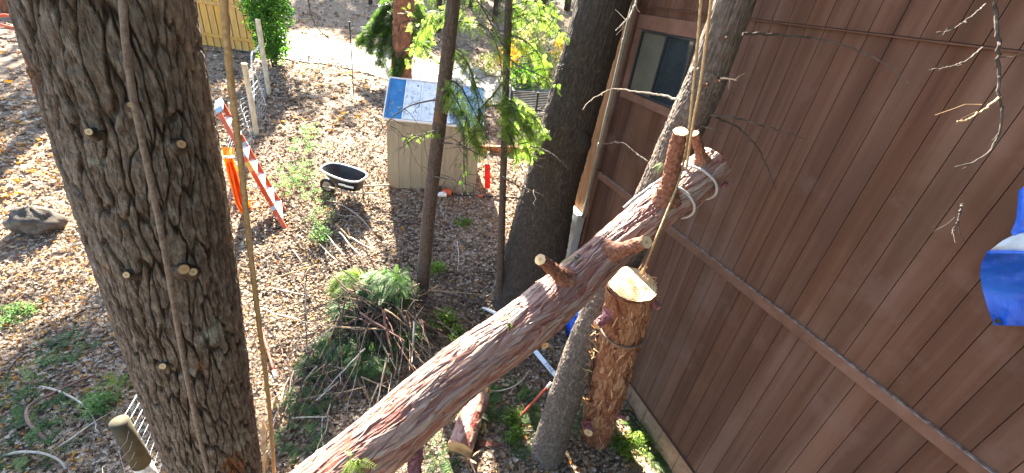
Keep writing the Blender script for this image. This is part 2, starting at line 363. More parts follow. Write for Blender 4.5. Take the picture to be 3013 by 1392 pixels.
m_yfence = M('golden_fence_stain', [(.3, (.38, .2, .04)), (.5, (.48, .27, .06)), (.7, (.56, .34, .09))], scale=4, stretch=(2, 2, .4), rough=.75, bump=.25, objvar=.09)
m_yback = M('pale_gap_board', [(.3, (.5, .36, .14)), (.7, (.64, .5, .24))], scale=6, rough=.8, bump=.2)
m_shed = M('tan_shed_plastic', [(.3, (.2, .165, .11)), (.5, (.26, .22, .15)), (.7, (.32, .275, .19))], scale=2.6, stretch=(2.5, 2.5, .35), detail=7, rough=.6, bump=.15, objvar=.05, spots=[(5, .64, (.19, .165, .12), .15)])
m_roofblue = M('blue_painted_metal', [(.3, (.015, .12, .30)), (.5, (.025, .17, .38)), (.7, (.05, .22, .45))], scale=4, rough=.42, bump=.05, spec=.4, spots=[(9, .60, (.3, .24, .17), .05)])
m_roofglare = M('white_glare_panel', [(.3, (.5, .56, .6)), (.5, (.68, .73, .76)), (.7, (.78, .82, .84))], scale=5, rough=.3, bump=.05, spec=.5, spots=[(6, .57, (.33, .36, .36), .05), (13, .62, (.2, .18, .13), .05), (9, .66, (.05, .22, .42), .05)])  # sky glare on the blue lid, mottling included, put into the colour
m_roofglare_pale = M('pale_glare_panel', [(.3, (.08, .25, .45)), (.5, (.2, .38, .56)), (.7, (.45, .58, .68))], scale=5, rough=.35, bump=.05, spec=.5)  # weaker glare on the blue lid, painted as paler blue
m_rim = M('pale_roof_edge', [(.3, (.6, .62, .63)), (.7, (.75, .77, .78))], scale=8, rough=.5, bump=.1)
m_black = M('black_plastic', [(.3, (.012, .012, .013)), (.7, (.022, .022, .024))], scale=10, rough=.5, bump=.05)
m_tub = M('wheelbarrow_tub', [(.3, (.012, .013, .016)), (.7, (.03, .03, .033))], scale=8, rough=.42, bump=.05, spots=[(5, .6, (.09, .07, .055), .2)])
m_tubrim = M('pale_tub_rim', [(.3, (.42, .45, .45)), (.7, (.55, .58, .58))], scale=9, rough=.4, bump=.05)
m_rust = M('rusty_dirt', [(.3, (.1, .05, .025)), (.5, (.2, .09, .04)), (.7, (.26, .14, .07))], scale=18, rough=.95, bump=.6)
m_handle = M('weathered_handle', [(.3, (.24, .2, .15)), (.7, (.42, .36, .28))], scale=9, rough=.8, bump=.3)
m_orange = M('orange_fibreglass', [(.3, (.42, .075, .03)), (.7, (.55, .11, .045))], scale=8, rough=.45, bump=.05)
m_alum = M('aluminium_step', [(.3, (.55, .56, .57)), (.7, (.7, .71, .72))], scale=16, rough=.4, metal=.35, bump=.1)
m_label = M('yellow_label', [(.3, (.45, .33, .05)), (.7, (.55, .42, .09))], scale=30, rough=.6, bump=0)
m_bplate = M('blue_grey_plate', [(.3, (.25, .36, .42)), (.7, (.35, .47, .53))], scale=30, rough=.5, bump=0)
m_cloth = M('orange_safety_cloth', [(.3, (.75, .17, .015)), (.7, (.9, .25, .03))], scale=10, rough=.8, bump=.2, bscale=200, transl=.25)
m_tarp = M('blue_tarp', [(.3, (.005, .06, .42)), (.5, (.008, .1, .6)), (.7, (.02, .16, .72))], scale=3.5, rough=.38, bump=.7, bscale=5, bdist=.03, spec=.5, transl=.1)
m_tarpw = M('silver_tarp_lining', [(.3, (.35, .42, .5)), (.7, (.5, .57, .64))], scale=8, rough=.55, bump=.3, bscale=30)
m_rope = M('tan_rope', [(.3, (.23, .155, .075)), (.5, (.33, .235, .125)), (.7, (.44, .33, .2))], scale=70, rough=.9, bump=.6, bscale=260, bdist=.002)
m_rope_br = M('brown_rope', [(.3, (.1, .075, .06)), (.5, (.16, .125, .1)), (.7, (.23, .19, .155))], scale=70, rough=.9, bump=.6, bscale=260, bdist=.002)
m_rope_gr = M('grey_sling', [(.3, (.3, .29, .29)), (.5, (.42, .42, .43)), (.7, (.56, .56, .58))], scale=70, rough=.85, bump=.6, bscale=260, bdist=.002)
m_twig = M('dead_twig', [(.3, (.03, .023, .019)), (.5, (.065, .052, .044)), (.7, (.13, .108, .094))], scale=14, rough=.9, bump=.4, objvar=.3)
m_twig_pale = M('pale_stripped_twig', [(.3, (.3, .25, .19)), (.6, (.5, .44, .36))], scale=14, rough=.85, bump=.3, objvar=.2)
m_twig_red = M('red_brown_branch', [(.3, (.1, .04, .03)), (.5, (.18, .09, .07)), (.7, (.27, .17, .14))], scale=14, rough=.8, bump=.4, objvar=.25)
m_stick_tan = M('tan_stick', [(.3, (.24, .15, .08)), (.6, (.4, .28, .17))], scale=14, rough=.85, bump=.3, objvar=.25)
FOL = dict(rnd=True, scale=20, rough=.5, bump=0, spec=.35)
m_fir = M('fir_needles', [(0, (.022, .05, .012)), (.5, (.05, .1, .02)), (1, (.1, .17, .035))], transl=.5, **FOL)
m_firb = M('bright_fir_needles', [(0, (.08, .14, .03)), (.5, (.15, .23, .055)), (1, (.25, .33, .10))], transl=.65, **FOL)
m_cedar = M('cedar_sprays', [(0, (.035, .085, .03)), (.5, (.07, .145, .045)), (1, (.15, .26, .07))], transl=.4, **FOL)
m_shrub = M('shrub_leaves', [(0, (.03, .09, .015)), (.5, (.06, .15, .025)), (1, (.12, .25, .04))], transl=.5, **FOL)
m_pale_shrub = M('pale_shrub_leaves', [(0, (.12, .17, .05)), (.4, (.2, .26, .08)), (.7, (.4, .36, .14)), (1, (.5, .48, .34))], transl=.4, **FOL)
m_yellow_shrub = M('autumn_leaves', [(0, (.25, .13, .03)), (.5, (.42, .24, .05)), (1, (.5, .4, .1))], transl=.45, **FOL)
m_seedling = M('seedling_leaves', [(0, (.06, .13, .04)), (.5, (.11, .2, .07)), (1, (.2, .28, .12))], transl=.45, **FOL)
m_red = M('red_plastic', [(.3, (.55, .015, .012)), (.7, (.7, .03, .02))], scale=9, rough=.5, bump=.05, transl=.15)
m_redpole = M('red_fibre_pole', [(.3, (.3, .05, .03)), (.7, (.42, .085, .05))], scale=20, rough=.6, bump=.4)
m_bar = M('brushed_steel_bar', [(.3, (.52, .56, .6)), (.7, (.66, .7, .74))], scale=30, rough=.4, metal=.3, bump=.05)
m_ink = M('black_ink', [(.3, (.01, .01, .01)), (.7, (.02, .02, .02))], rough=.6, bump=0)
m_wire = M('galvanised_wire', [(.3, (.42, .43, .43)), (.7, (.6, .6, .6))], rough=.5, metal=.4, bump=0)
m_slat = M('dark_slat', [(.3, (.02, .022, .018)), (.7, (.055, .055, .045))], scale=10, rough=.8, bump=.3, objvar=.2)
m_timber = M('red_brown_timber', [(.3, (.15, .055, .022)), (.5, (.24, .1, .04)), (.7, (.33, .15, .07))], scale=8, rough=.8, bump=.4)
m_ponder = M('orange_pine_bark', [(.3, (.09, .04, .024)), (.5, (.18, .08, .045)), (.7, (.32, .15, .08))], scale=7, stretch=(1, 1, .5), detail=8, rough=.9, bump=.6, bscale=20, bdist=.02)
m_glass_tan = M('screened_pane', [(.3, (.09, .09, .07)), (.7, (.13, .13, .105))], scale=3, rough=.14, bump=0, spec=.6)
m_glass = M('dark_pane', [(.3, (.015, .022, .026)), (.7, (.03, .04, .045))], scale=2, rough=.04, bump=0, spec=.9)
m_frame = M('dark_window_frame', [(.3, (.012, .014, .018)), (.7, (.025, .027, .032))], rough=.4, bump=0)
m_tanwall = M('tan_stucco', [(.3, (.3, .22, .12)), (.7, (.4, .31, .19))], scale=6, rough=.9, bump=.4)
m_tuff = M('dry_stubs', [(.3, (.4, .3, .2)), (.7, (.6, .48, .34))], scale=9, rough=.85, bump=.2)

# ------------------------------------------------------------------ setting: ground, road
xs = np.linspace(-48, 48, 250); ys = np.concatenate([np.linspace(-14, 12, 120), np.linspace(12.4, 85, 120)])
XX, YY = np.meshgrid(xs, ys); ZZ = gz(XX, YY) + .05 * (fbm(XX * .5, YY * .5, 3) - .5)
i = np.arange(len(ys) - 1)[:, None] * len(xs); k = np.arange(len(xs) - 1)[None]
Qg = np.stack([i + k, i + k + 1, i + k + 1 + len(xs), i + k + len(xs)], -1).reshape(-1, 4)
g = obj('ground', np.stack([XX, YY, ZZ], -1).reshape(-1, 3), Qg, m_ground, smooth=True); tag(g, kind='structure', label='leaf strewn slope of brown soil')
up = np.array([G(*p) for p in ((815, 92), (960, 116), (1100, 148), (1200, 168), (1330, 188), (1480, 215))])
lo = np.array([G(*p) for p in ((815, 172), (960, 192), (1090, 222), (1180, 250), (1300, 285), (1480, 318))])
def ext(E):
    a = E[0] + (E[0] - E[2]) * 3.0; b = E[-1] + (E[-1] - E[-3]) * 2.2; return np.vstack([a, E, b])
up = spline(ext(up), 60); lo = spline(ext(lo), 60); rows = []
for q in np.linspace(0, 1, 9):
    P = lo * (1 - q) + up * q; P[:, 2] = gz(P[:, 0], P[:, 1]) + .045 + .03 * math.sin(q * math.pi); rows.append(P)
rv = np.array(rows); n = 60; i = np.arange(8)[:, None] * n; k = np.arange(n - 1)[None]
rd = obj('road', rv.reshape(-1, 3), np.stack([i + k, i + k + 1, i + k + 1 + n, i + k + n], -1).reshape(-1, 4), m_concrete, smooth=True)
tag(rd, kind='structure', label='pale sunlit road crossing behind the shed')

# ------------------------------------------------------------------ house
AX = np.array([WD, -WN, [0, 0, 1]])                      # wall axes: along, outward, up
ROT = AX.T
house = thing('house', Wp(2.0, 0), 'brown house wall of vertical grooved boards beside the trees', 'house')
for m_ in (m_siding, m_skirt, m_corner):
    for n_ in m_.node_tree.nodes:
        if n_.bl_idname == 'ShaderNodeTexCoord': n_.object = house
S0, S1, ZT = -3.7, 6.2, 8.0
MB().box(Wp((S0 + S1) / 2, (ZT - .3) / 2, -.006 - 3.0), (S1 - S0 - .04, 5.98, ZT + .3), AX).build('wall', m_gap, house)
BW = .1825
def board_me(h, t=.014):
    mb = MB(); mb.box((0, 0, 0), (BW - .006, t, h), bev=.003); me = mesh_np('siding_board', np.concatenate(mb.V), np.array(mb.Q)); me.materials.append(m_siding); return me
tiers = ((Z0 + .0, 2.80, 0.0), (2.905, 5.335, 0.0), (5.345, ZT, .016))
Bm = [board_me(b - a) for a, b, o in tiers]
s = 1.015 + BW / 2 - 26 * BW
while s < S1 - .1:
    if s > S0:
        for (a, b, o), me in zip(tiers, Bm): inst('siding_board', me, house, Wp(s, (a + b) / 2, o - .007), ROT)
    s += BW
# skirting below the siding
sk = MB().box((0, 0, 0), (.36, .03, .62), bev=.006); skm = mesh_np('skirting_panel', np.concatenate(sk.V), np.array(sk.Q)); skm.materials.append(m_skirt)
s = S0 + .2
while s < S1: inst('skirting_panel', skm, house, Wp(s, -.075, -.004), ROT); s += .368
MB().box(Wp((S0 + S1) / 2, Z0 - .004, .012), (S1 - S0, .04, .016), AX, .003).build('drip_edge', m_gap, house)
# belly band with its weathered top edge, upper flashing
bl = MB(); bl.box(Wp((S0 + 5.55) / 2, 2.852, .017), (5.55 - S0, .036, .103), AX, .004); b = bl.build('belly_band', m_trim, house)
obj('top_edge', *(lambda m: (np.concatenate(m.V), np.array(m.Q)))(MB().box(Wp((S0 + 5.55) / 2, 2.908, .0165), (5.55 - S0, .03, .008), AX)), m_trim_edge, b)
MB().box(Wp((S0 + S1) / 2, 5.336, .014), (S1 - S0, .03, .012), AX).build('flashing', m_gap, house)
MB().box(Wp(.1, 2.42, .02), (.5, .03, .07), AX, .004).build('loose_batten', m_trim_edge, house)
MB().box(Wp(5.885, 2.852, .012), (.62, .026, .10), AX, .004).build('belly_band', m_trim, house)
# corner boards and thin batten
for sx, w_ in ((6.13, .13), (5.985, .14), (5.835, .14)): MB().box(Wp(sx, 5.0 if sx < 6 else 4.1, .02), (w_, .04, 5.9 if sx < 6 else 7.8), AX, .004).build('corner_board', m_corner, house)
MB().box(Wp(6.22, 4.1, -.06), (.04, .14, 7.8), AX, .004).build('corner_board', m_corner, house)
MB().box(Wp(5.58, 1.55, .016), (.05, .032, 2.62), AX, .004).build('batten', m_trim, house)
# roof
MB().box(Wp((S0 + S1) / 2, ZT + .06, -2.9), (S1 - S0 + .9, 6.9, .12), AX).build('roof', m_gap, house)
# window
wa, wb, za, zb = 4.30, 5.335, 4.285, 5.045
win = MB()
for c, sz in (((wa + wb) / 2, None),): pass
win.box(Wp((wa + wb) / 2, zb + .012, .02), (wb - wa + .05, .04, .03), AX, .004)
win.box(Wp((wa + wb) / 2, za - .012, .02), (wb - wa + .05, .04, .03), AX, .004)
for sx in (wa - .01, wb + .01): win.box(Wp(sx, (za + zb) / 2, .02), (.03, .04, zb - za - .006), AX, .004)
wf = win.build('window', m_frame, house)
wm = (wa + wb) / 2
MB().box(Wp(wm - .01, (za + zb) / 2, .018), (.036, .03, zb - za - .006), AX, .003).build('mullion', m_frame, wf)
MB().box(Wp((wm + wb) / 2, (za + zb) / 2, .006), (wb - wm - .03, .008, zb - za), AX).build('pane', m_glass_tan, wf)
MB().box(Wp((wm + wa) / 2 - .01, (za + zb) / 2, .008), (wm - wa - .03, .008, zb - za), AX).build('pane', m_glass, wf)
MB().box(Wp((wa + wb) / 2, zb + .115, .016), (wb - wa + .34, .034, .17), AX, .004).build('window_trim', m_trim, house)
MB().box(Wp((wa + wb) / 2, za - .085, .016), (wb - wa + .34, .034, .11), AX, .004).build('window_trim', m_trim, house)
for sx in (wb + .1, wa - .1): MB().box(Wp(sx, (za + zb) / 2, .014), (.14, .03, zb - za + .05), AX, .004).build('window_trim', m_trim, house)
# conduit and meter box
cp = [Wp(5.66, 2.0, .07), Wp(5.66, 4.0, .07), Wp(5.66, 6.2, .07), Wp(5.66, 7.9, .07)]
cd = MB().tube(cp, .03, 12).build('conduit', m_conduit, house, smooth=True)
for z in (3.3, 4.85): MB().tube([Wp(5.66, z, .07), Wp(5.66, z + .06, .07)], .038, 12).build('coupling', m_conduit, cd)
mb = MB().box(Wp(5.86, 1.5, .08), (.36, .15, .98), AX, .012).build('meter_box', m_box, house)
MB().box(Wp(5.86, 2.01, .09), (.38, .18, .04), AX, .006).build('box_lid', m_white, mb)
c = Wp(5.86, 1.78, .155)
MB().tube([c, c - WN * .05, c - WN * .052, c - WN * .13], [.1, .1, .08, .075], 20).build('meter', m_white, mb, smooth=False)

# ------------------------------------------------------------------ shed
BL, BR = G(1142, 553), G(1398, 566)
zs = (BL[2] + BR[2]) / 2 - .02; e = BR - BL; e[2] = 0; Wd = np.linalg.norm(e); e /= Wd; dd = np.array([-e[1], e[0], 0])
if dd[1] < 0: dd = -dd
SA = np.array([e, dd, [0, 0, 1]]); mid = (BL + BR) / 2; mid[2] = zs
d = ray(1275, 356); ft = CAM + d * ((mid - CAM).dot(dd) / d.dot(dd)); HS = ft[2] - zs          # front wall height
sl = math.tan(math.radians(38)); d = ray(1262, 248)                                             # roof plane meets the ray of its back edge
nrm = np.array([0, 0, 1.0]) * 1 - dd * sl; front = mid + np.array([0, 0, HS]); LD = (CAM + d * ((front - CAM).dot(nrm) / d.dot(nrm)) - front).dot(dd); LD = min(max(LD, .3), 2.2); LS = LD; LD = max(LD, 1.1)
shed = thing('garden_shed', mid, 'tan garden shed with a blue metal lid behind the slim trunks', 'shed')
npan = 8; pw = Wd / npan
pm = MB().box((0, 0, HS / 2), (pw - .005, .03, HS), bev=.006); pme = mesh_np('wall_panel', np.concatenate(pm.V), np.array(pm.Q)); pme.materials.append(m_shed)
for k in range(npan): inst('wall_panel', pme, shed, mid + e * (-Wd / 2 + pw * (k + .5)), SA.T)
bd = MB(); HB = HS + (LS - .04) * sl
a = [mid + e * sx * (Wd / 2 - .01) + dd * q + np.array([0, 0, z]) for sx in (-1, 1) for q, z in ((.02, 0), (LD, 0), (LD, HB - .05), (LS - .04, HB - .02), (.02, HS))]
bd.add(a, [(0, 1, 2, 3), (0, 3, 4), (5, 8, 7, 6), (5, 9, 8), (1, 6, 7, 2), (0, 4, 9, 5), (4, 3, 8, 9), (3, 2, 7, 8)]); bd.build('shed_body', m_shed, shed)
rx = np.array([e, (dd + np.array([0, 0, sl])) / math.hypot(1, sl), np.cross(e, (dd + np.array([0, 0, sl])) / math.hypot(1, sl))])
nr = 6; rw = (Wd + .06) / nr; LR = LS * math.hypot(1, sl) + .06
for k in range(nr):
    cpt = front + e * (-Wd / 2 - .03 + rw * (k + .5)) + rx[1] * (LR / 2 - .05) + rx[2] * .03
    p = MB(); p.box(cpt, (rw - .006, LR, .03), rx, .006); p.box(cpt - e * (rw / 2 - .03) + rx[2] * .022, (.035, LR - .01, .02), rx, .006); p.build('roof_panel', m_roofblue if k == 0 else m_roofglare if k < 4 else m_roofglare_pale, shed)
MB().box(front + rx[1] * -.085 + rx[2] * .02, (Wd + .08, .03, .06), rx, .006).build('roof_edge', m_rim, shed)
MB().box(front + rx[1] * (LR - .03) + rx[2] * .035, (Wd + .08, .03, .06), rx, .006).build('roof_edge', m_rim, shed)
for sx in (-1, 1): MB().box(front + e * sx * (Wd / 2 + .05) + rx[1] * (LR / 2 - .05) + rx[2] * .015, (.03, LR, .08), rx, .006).build('roof_edge', m_rim, shed)

# ------------------------------------------------------------------ wheelbarrow
wb0 = G(1026, 580); wb = thing('wheelbarrow', wb0, 'black wheelbarrow with pale rim standing left of the tan shed', 'wheelbarrow')
an = math.radians(-9); wx = np.array([math.cos(an), math.sin(an), 0]); wy = np.array([-wx[1], wx[0], 0]); WZ = np.array([0, 0, 1.0])
def wl(x, y, z): return wb0 + (wx * x + wy * y + WZ * z) * .87
def rim_loop(x0, x1, yw, z0, z1, n=28, p=3.2):
    out = []
    for k in range(n):
        t = 2 * math.pi * k / n; c, s_ = math.cos(t), math.sin(t)
        cx = math.copysign(abs(c) ** (2 / p), c); sy = math.copysign(abs(s_) ** (2 / p), s_); x = (x0 + x1) / 2 + cx * (x1 - x0) / 2
        out.append((x, sy * yw * (1 - .12 * max(0, -cx)), z0 + (z1 - z0) * (x - x0) / (x1 - x0)))
    return out
def loops(lps, f, close_last=True):
    V = [f(*p) for l in lps for p in l]; n = len(lps[0]); Fc = []
    for r in range(len(lps) - 1):
        for k in range(n): j = (k + 1) % n; Fc.append((r * n + k, r * n + j, r * n + n + j, r * n + n + k))
    if close_last:
        V.append(np.mean(V[-n:], axis=0)); c = len(V) - 1
        for k in range(n): j = (k + 1) % n; Fc.append(((len(lps) - 1) * n + k, (len(lps) - 1) * n + j, c))
    return V, Fc
outer = [rim_loop(-.60, .44, .36, .74, .60), rim_loop(-.42, .40, .29, .48, .44), rim_loop(-.26, .36, .22, .30, .30)]
inner = [rim_loop(-.58, .42, .34, .74, .60), rim_loop(-.40, .38, .275, .48, .45), rim_loop(-.25, .34, .21, .32, .32)]
MB().add(*loops(outer, wl)).build('tub', m_tub, wb, smooth=True)
V, Fc = loops(inner, wl); MB().add(V, [f[::-1] for f in Fc]).build('tub_lining', m_tub, wb, smooth=True)
rl = rim_loop(-.62, .46, .38, .745, .605); MB().tube([wl(*p) for p in rl + rl[:2]], .022, 8).build('rim', m_tubrim, wb, smooth=True)
V, Fc = disc(wl(.14, .02, .41), WZ, .2, 18, .10, 3, 1.2); MB().add(V, Fc).build('dirt', m_rust, wb)
for x0_, x1_, q in ((-.02, .14, .0), (.15, .36, -.01)):
    MB().box(wl((x0_ + x1_) / 2, -.335 + q * .5, .50 - .07 * (x0_ + .1)), (x1_ - x0_, .012, .045), [wx, wy, WZ], .003).build('sticker', m_white, wb)
for sy in (-1, 1):
    MB().tube([wl(-.62, sy * .14, .24), wl(.3, sy * .24, .27), wl(1.02, sy * .3, .46)], [.022, .022, .02], 8).build('handle', m_handle, wb)
    MB().tube([wl(.28, sy * .22, .27), wl(.30, sy * .25, .02), wl(.42, sy * .25, .02), wl(.40, sy * .23, .28)], .014, 6).build('leg', m_handle, wb)
ty = MB()
th = [wl(-.58 + .17 * math.cos(t), 0, .19 + .17 * math.sin(t)) for t in np.linspace(0, 2 * math.pi, 21)]; ty.tube(th, .045, 8, False); whl = ty.build('wheel', m_black, wb, smooth=True)
MB().tube([wl(-.58, -.03, .19), wl(-.58, .03, .19)], .12, 16).build('hub', m_handle, whl)

# ------------------------------------------------------------------ fence line: posts, wire, cloth, ladder
fa, fb = G(430, 1392), G(712, 470); fd = fb - fa; fd[2] = 0; fd /= np.linalg.norm(fd); fn = np.array([-fd[1], fd[0], 0])
def Fp(px, py, off=0.0):
    d = ray(px, py); return CAM + d * ((fb - CAM).dot(fn) + off) / d.dot(fn)
wf_ = thing('wire_fence', G(755, 395), 'sagging wire fence on pale wooden posts running past the ladder', 'fence')
def post(bot, ztop, r, mt, n=9):
    p = [bot + np.array([0, 0, z]) for z in np.linspace(-.1, ztop, 7)]
    for q in p[1:]: q += np.array([rng.normal() * .006, rng.normal() * .006, 0])
    return MB().tube(p, [r * (1 + rng.normal() * .04) for _ in p], n).build('post', mt, wf_, smooth=False)
posts = [(G(712, 470), 1.35, .055), (G(757, 395), 1.75, .065), (G(793, 278), 2.1, .07)]
for b_, h_, r_ in posts: post(b_, h_, r_, m_post)
pb = Zh(350, 1240, 1.25); pr = 24 * depth(pb) / F
MB().tube([np.array([pb[0], pb[1], z]) for z in (-.1, .3, .6)], [pr * 1.02, pr, pr * 1.02], 14).build('post', m_birch, wf_, smooth=True)
MB().tube([np.array([pb[0], pb[1], z]) for z in (.56, .9, 1.25)], [pr * 1.08, pr, pr * .98], 14).build('post_sleeve', m_post_dark, wf_, smooth=True)
wires = MB(); pl = [pb * [1, 1, 0] + np.array([0, 0, 0])] + [b_ for b_, _, _ in posts]
pl = [pl[0] + (pl[0] - pl[1]) * .12] + pl
for a, b_ in zip(pl[:-1], pl[1:]):
    L = np.linalg.norm((b_ - a)[:2]); ncol = int(L / .14)
    for z in np.linspace(.06, 1.15, 9):
        pp = []
        for q in np.linspace(0, 1, 9):
            p = a * (1 - q) + b_ * q; p = np.array([p[0], p[1], gz(p[0], p[1]) + z - .12 * math.sin(q * math.pi) * (z / 1.1) + .03 * math.sin(q * 17 + z * 3)]); p += fn * .07 * math.sin(q * 9 + z * 2); pp.append(p)
        wires.tube(pp, .0020, 3, False)
    for q in np.linspace(0, 1, ncol):
        pp = []
        for z in np.linspace(.03, 1.15, 6):
            p = a * (1 - q) + b_ * q; p = np.array([p[0], p[1], gz(p[0], p[1]) + z - .12 * math.sin(q * math.pi) * (z / 1.1)]); p += fn * .07 * math.sin(q * 9 + z * 2); pp.append(p)
        wires.tube(pp, .0018, 3, False)
o = wires.build('wire_mesh', m_wire, wf_); o['kind'] = 'stuff'
# white curled strap on the second post
cs = spline([Fp(765, 128), Fp(752, 150), Fp(740, 165), Fp(748, 280), Fp(740, 330), Fp(752, 390), Fp(758, 440)], 40)
MB().tube(cs, .022, 6).build('strap', m_white, wf_, smooth=True)

# orange cloth tied on the fence
ctop = Fp(676, 437); cdep = depth(ctop)
oc = thing('orange_cloth', G(690, 640), 'bright orange cloth strip tied to the wire fence by the ladder', 'cloth')
oo = (G(722, 648) - fb).dot(fn)
rowsL = [(660, 433), (662, 462), (672, 505), (684, 550), (698, 600), (714, 628)]; rowsR = [(690, 434), (684, 462), (704, 505), (717, 550), (731, 588), (738, 612)]
V = []; nc = 13
for i_, (l, r_) in enumerate(zip(rowsL, rowsR)):
    for k in range(nc):
        q = k / (nc - 1); V.append(Fp(l[0] * (1 - q) + r_[0] * q, l[1] * (1 - q) + r_[1] * q, oo + .05 * math.sin(q * 14 + i_ * .7) * (.4 + .2 * i_)))
Fq = [(i_ * nc + k, i_ * nc + k + 1, i_ * nc + nc + k + 1, i_ * nc + nc + k) for i_ in range(5) for k in range(nc - 1)]
V2 = [v + fn * .03 for v in V]; nV = len(V)
MB().add(V + V2, Fq + [tuple(i_ + nV for i_ in f[::-1]) for f in Fq]).build('cloth', m_cloth, oc, smooth=True)
MB().tube([Fp(658, 461, oo), Fp(672, 464, oo + (.06 if oo > 0 else -.06)), Fp(688, 461, oo)], .022, 6).build('tie', m_white, oc)

# stepladder leaning against the fence
lb, rb = G(843, 679), G(836, 622)
def on_len(px, py, b, L):
    best = None
    d = ray(px, py); d /= np.linalg.norm(d)
    for t in np.arange(3, 16, .01):
        p = CAM + d * t; er = abs(np.linalg.norm(p - b) - L)
        if p[2] > b[2] + .8 and p[1] > b[1] - .3 and (best is None or er < best[0]): best = (er, p)
    return best[1]
lt = on_len(641, 325, lb, 3.0); rt = lt + (rb - lb) * .0; rt = Dp(652, 303, depth(lt) + .18)
ld = thing('stepladder', (lb + rb) / 2, 'orange fibreglass stepladder with metal steps leaning on the wire fence', 'ladder')
ax_l = (lt - lb) / np.linalg.norm(lt - lb); wv = (rb - lb); wv /= np.linalg.norm(wv); nv_ = np.cross(ax_l, wv); nv_ /= np.linalg.norm(nv_)
for b_, t_ in ((lb, lt), (rb, rt)):
    a_ = (t_ - b_) / np.linalg.norm(t_ - b_); rl_ = MB().box((b_ + t_) / 2, (np.linalg.norm(t_ - b_), .035, .095), [a_, np.cross(nv_, a_), nv_], .006).build('rail', m_orange, ld)
    for q in (.18, .62): MB().box(b_ + (t_ - b_) * q, (.09, .04, .1), [a_, np.cross(nv_, a_), nv_], .003).build('bracket', m_bplate, rl_)
MB().box(lb + (lt - lb) * .52, (.24, .042, .1), [ax_l, np.cross(nv_, ax_l), nv_], .003).build('warning_label', m_label, ld)
for q in (.1, .225, .35, .475, .6, .73, .87):
    a_, b_ = lb + (lt - lb) * q, rb + (rt - rb) * q; x_ = (b_ - a_); l_ = np.linalg.norm(x_); x_ /= l_
    y_ = np.cross([0, 0, 1.0], x_); y_ /= np.linalg.norm(y_); z_ = np.cross(x_, y_)
    st = MB(); st.box((a_ + b_) / 2, (l_, .13, .022), [x_, y_, z_], .004); st.box((a_ + b_) / 2 - z_ * .04 - y_ * .05, (l_, .016, .07), [x_, y_, z_], .003); st.build('step', m_alum, ld)
MB().box((lt + rt) / 2 + ax_l * .03, (.12, np.linalg.norm(rt - lt) + .1, .16), [ax_l, wv, nv_], .01).build('top_cap', m_bplate, ld)

# golden board fence in the distance
ya, yb = G(560, 128), G(757, 158); yd = yb - ya; yd[2] = 0; yl = np.linalg.norm(yd); yd /= yl; yn = np.array([-yd[1], yd[0], 0])
yf = thing('board_fence', yb, 'golden brown board fence with pale gaps beyond the big trunk', 'fence')
YA = np.array([yd, yn, [0, 0, 1]]); bw = .27
bdm = MB().box((0, 0, .95), (bw - .045, .03, 1.9), bev=.005); bme = mesh_np('board', np.concatenate(bdm.V), np.array(bdm.Q)); bme.materials.append(m_yfence)
for k in range(15):
    p = yb - yd * bw * (k + .5); p[2] = gz(p[0], p[1]) + .02; inst('board', bme, yf, p, YA.T)
for z in (.42, 1.5):
    pa, pz = yb - yd * 4.1, yb.copy(); MB().box((pa + pz) / 2 + np.array([0, 0, z - (yb[2] - gz(*yb[:2]))]) - yn * .04, (4.1, .05, .12), YA, .006).build('rail', m_yfence, yf)
pc = (yb * 2 - yd * 4.1) / 2; MB().box(pc + yn * .05 + np.array([0, 0, .92]), (4.08, .02, 1.75), YA, .003).build('backing_board', m_yback, yf)

# ------------------------------------------------------------------ foliage templates
def tpl_feather(L=.35, n=9, nl=.1, w=.012, droop=.25):
    """a flat conifer spray: stem, side twigs of narrow blades"""
    V = []; Fc = []
    def blade(a, b, wd):
        a = np.array(a); b = np.array(b); t = b - a; sdir = np.cross(t, [0, 0, 1.0]); sdir /= max(np.linalg.norm(sdir), 1e-9)
        m = (a + b) / 2; i_ = len(V); V.extend([a, m + sdir * wd, b, m - sdir * wd]); Fc.append((i_, i_ + 1, i_ + 2, i_ + 3))
    for k in range(n):
        x = L * (.08 + .9 * k / n); l = nl * (1 - .6 * (k / n)) ; z = -droop * x * x / L
        for sy in (-1, 1):
            p = np.array([x, 0, z]); q = p + np.array([l * .75, sy * l * .9, -.25 * l]); blade(p, q, w * 1.4)
            for f in (.35, .6, .85):
                m = p + (q - p) * f; ll = l * .42 * (1.1 - f * .5); blade(m, m + np.array([ll, sy * ll * .15, -.1 * ll]), w); blade(m, m + np.array([ll * .2, sy * ll * .95, -.15 * ll]), w)
    blade([0, 0, 0], [L * 1.08, 0, -droop * L], w)
    return np.array(V, float), np.array(Fc)
T_fir = tpl_feather(.34, 6, .12, .0055, .35); T_cedar = tpl_feather(.40, 7, .11, .0052, .3)
def tpl_leaves(n=14, R=.16, l=.075, seed=1):
    r = np.random.default_rng(seed); V = []; Fc = []
    for k in range(n):
        c = r.normal(size=3); c = c / np.linalg.norm(c) * R * r.random() ** .4; a = r.normal(size=3); a[2] *= .5; a /= np.linalg.norm(a); b = np.cross(a, r.normal(size=3)); b /= np.linalg.norm(b); u_ = np.cross(a, b)
        i_ = len(V); V.extend([c - a * l * .55, c + b * l * .3 + u_ * l * .1, c + a * l * .55, c - b * l * .3 + u_ * l * .1]); Fc.append((i_, i_ + 1, i_ + 2, i_ + 3))
    return np.array(V), np.array(Fc)
T_leaf = [tpl_leaves(14, .16, .085, k) for k in range(3)]; T_big = [tpl_leaves(26, .55, .3, 5 + k) for k in range(2)]
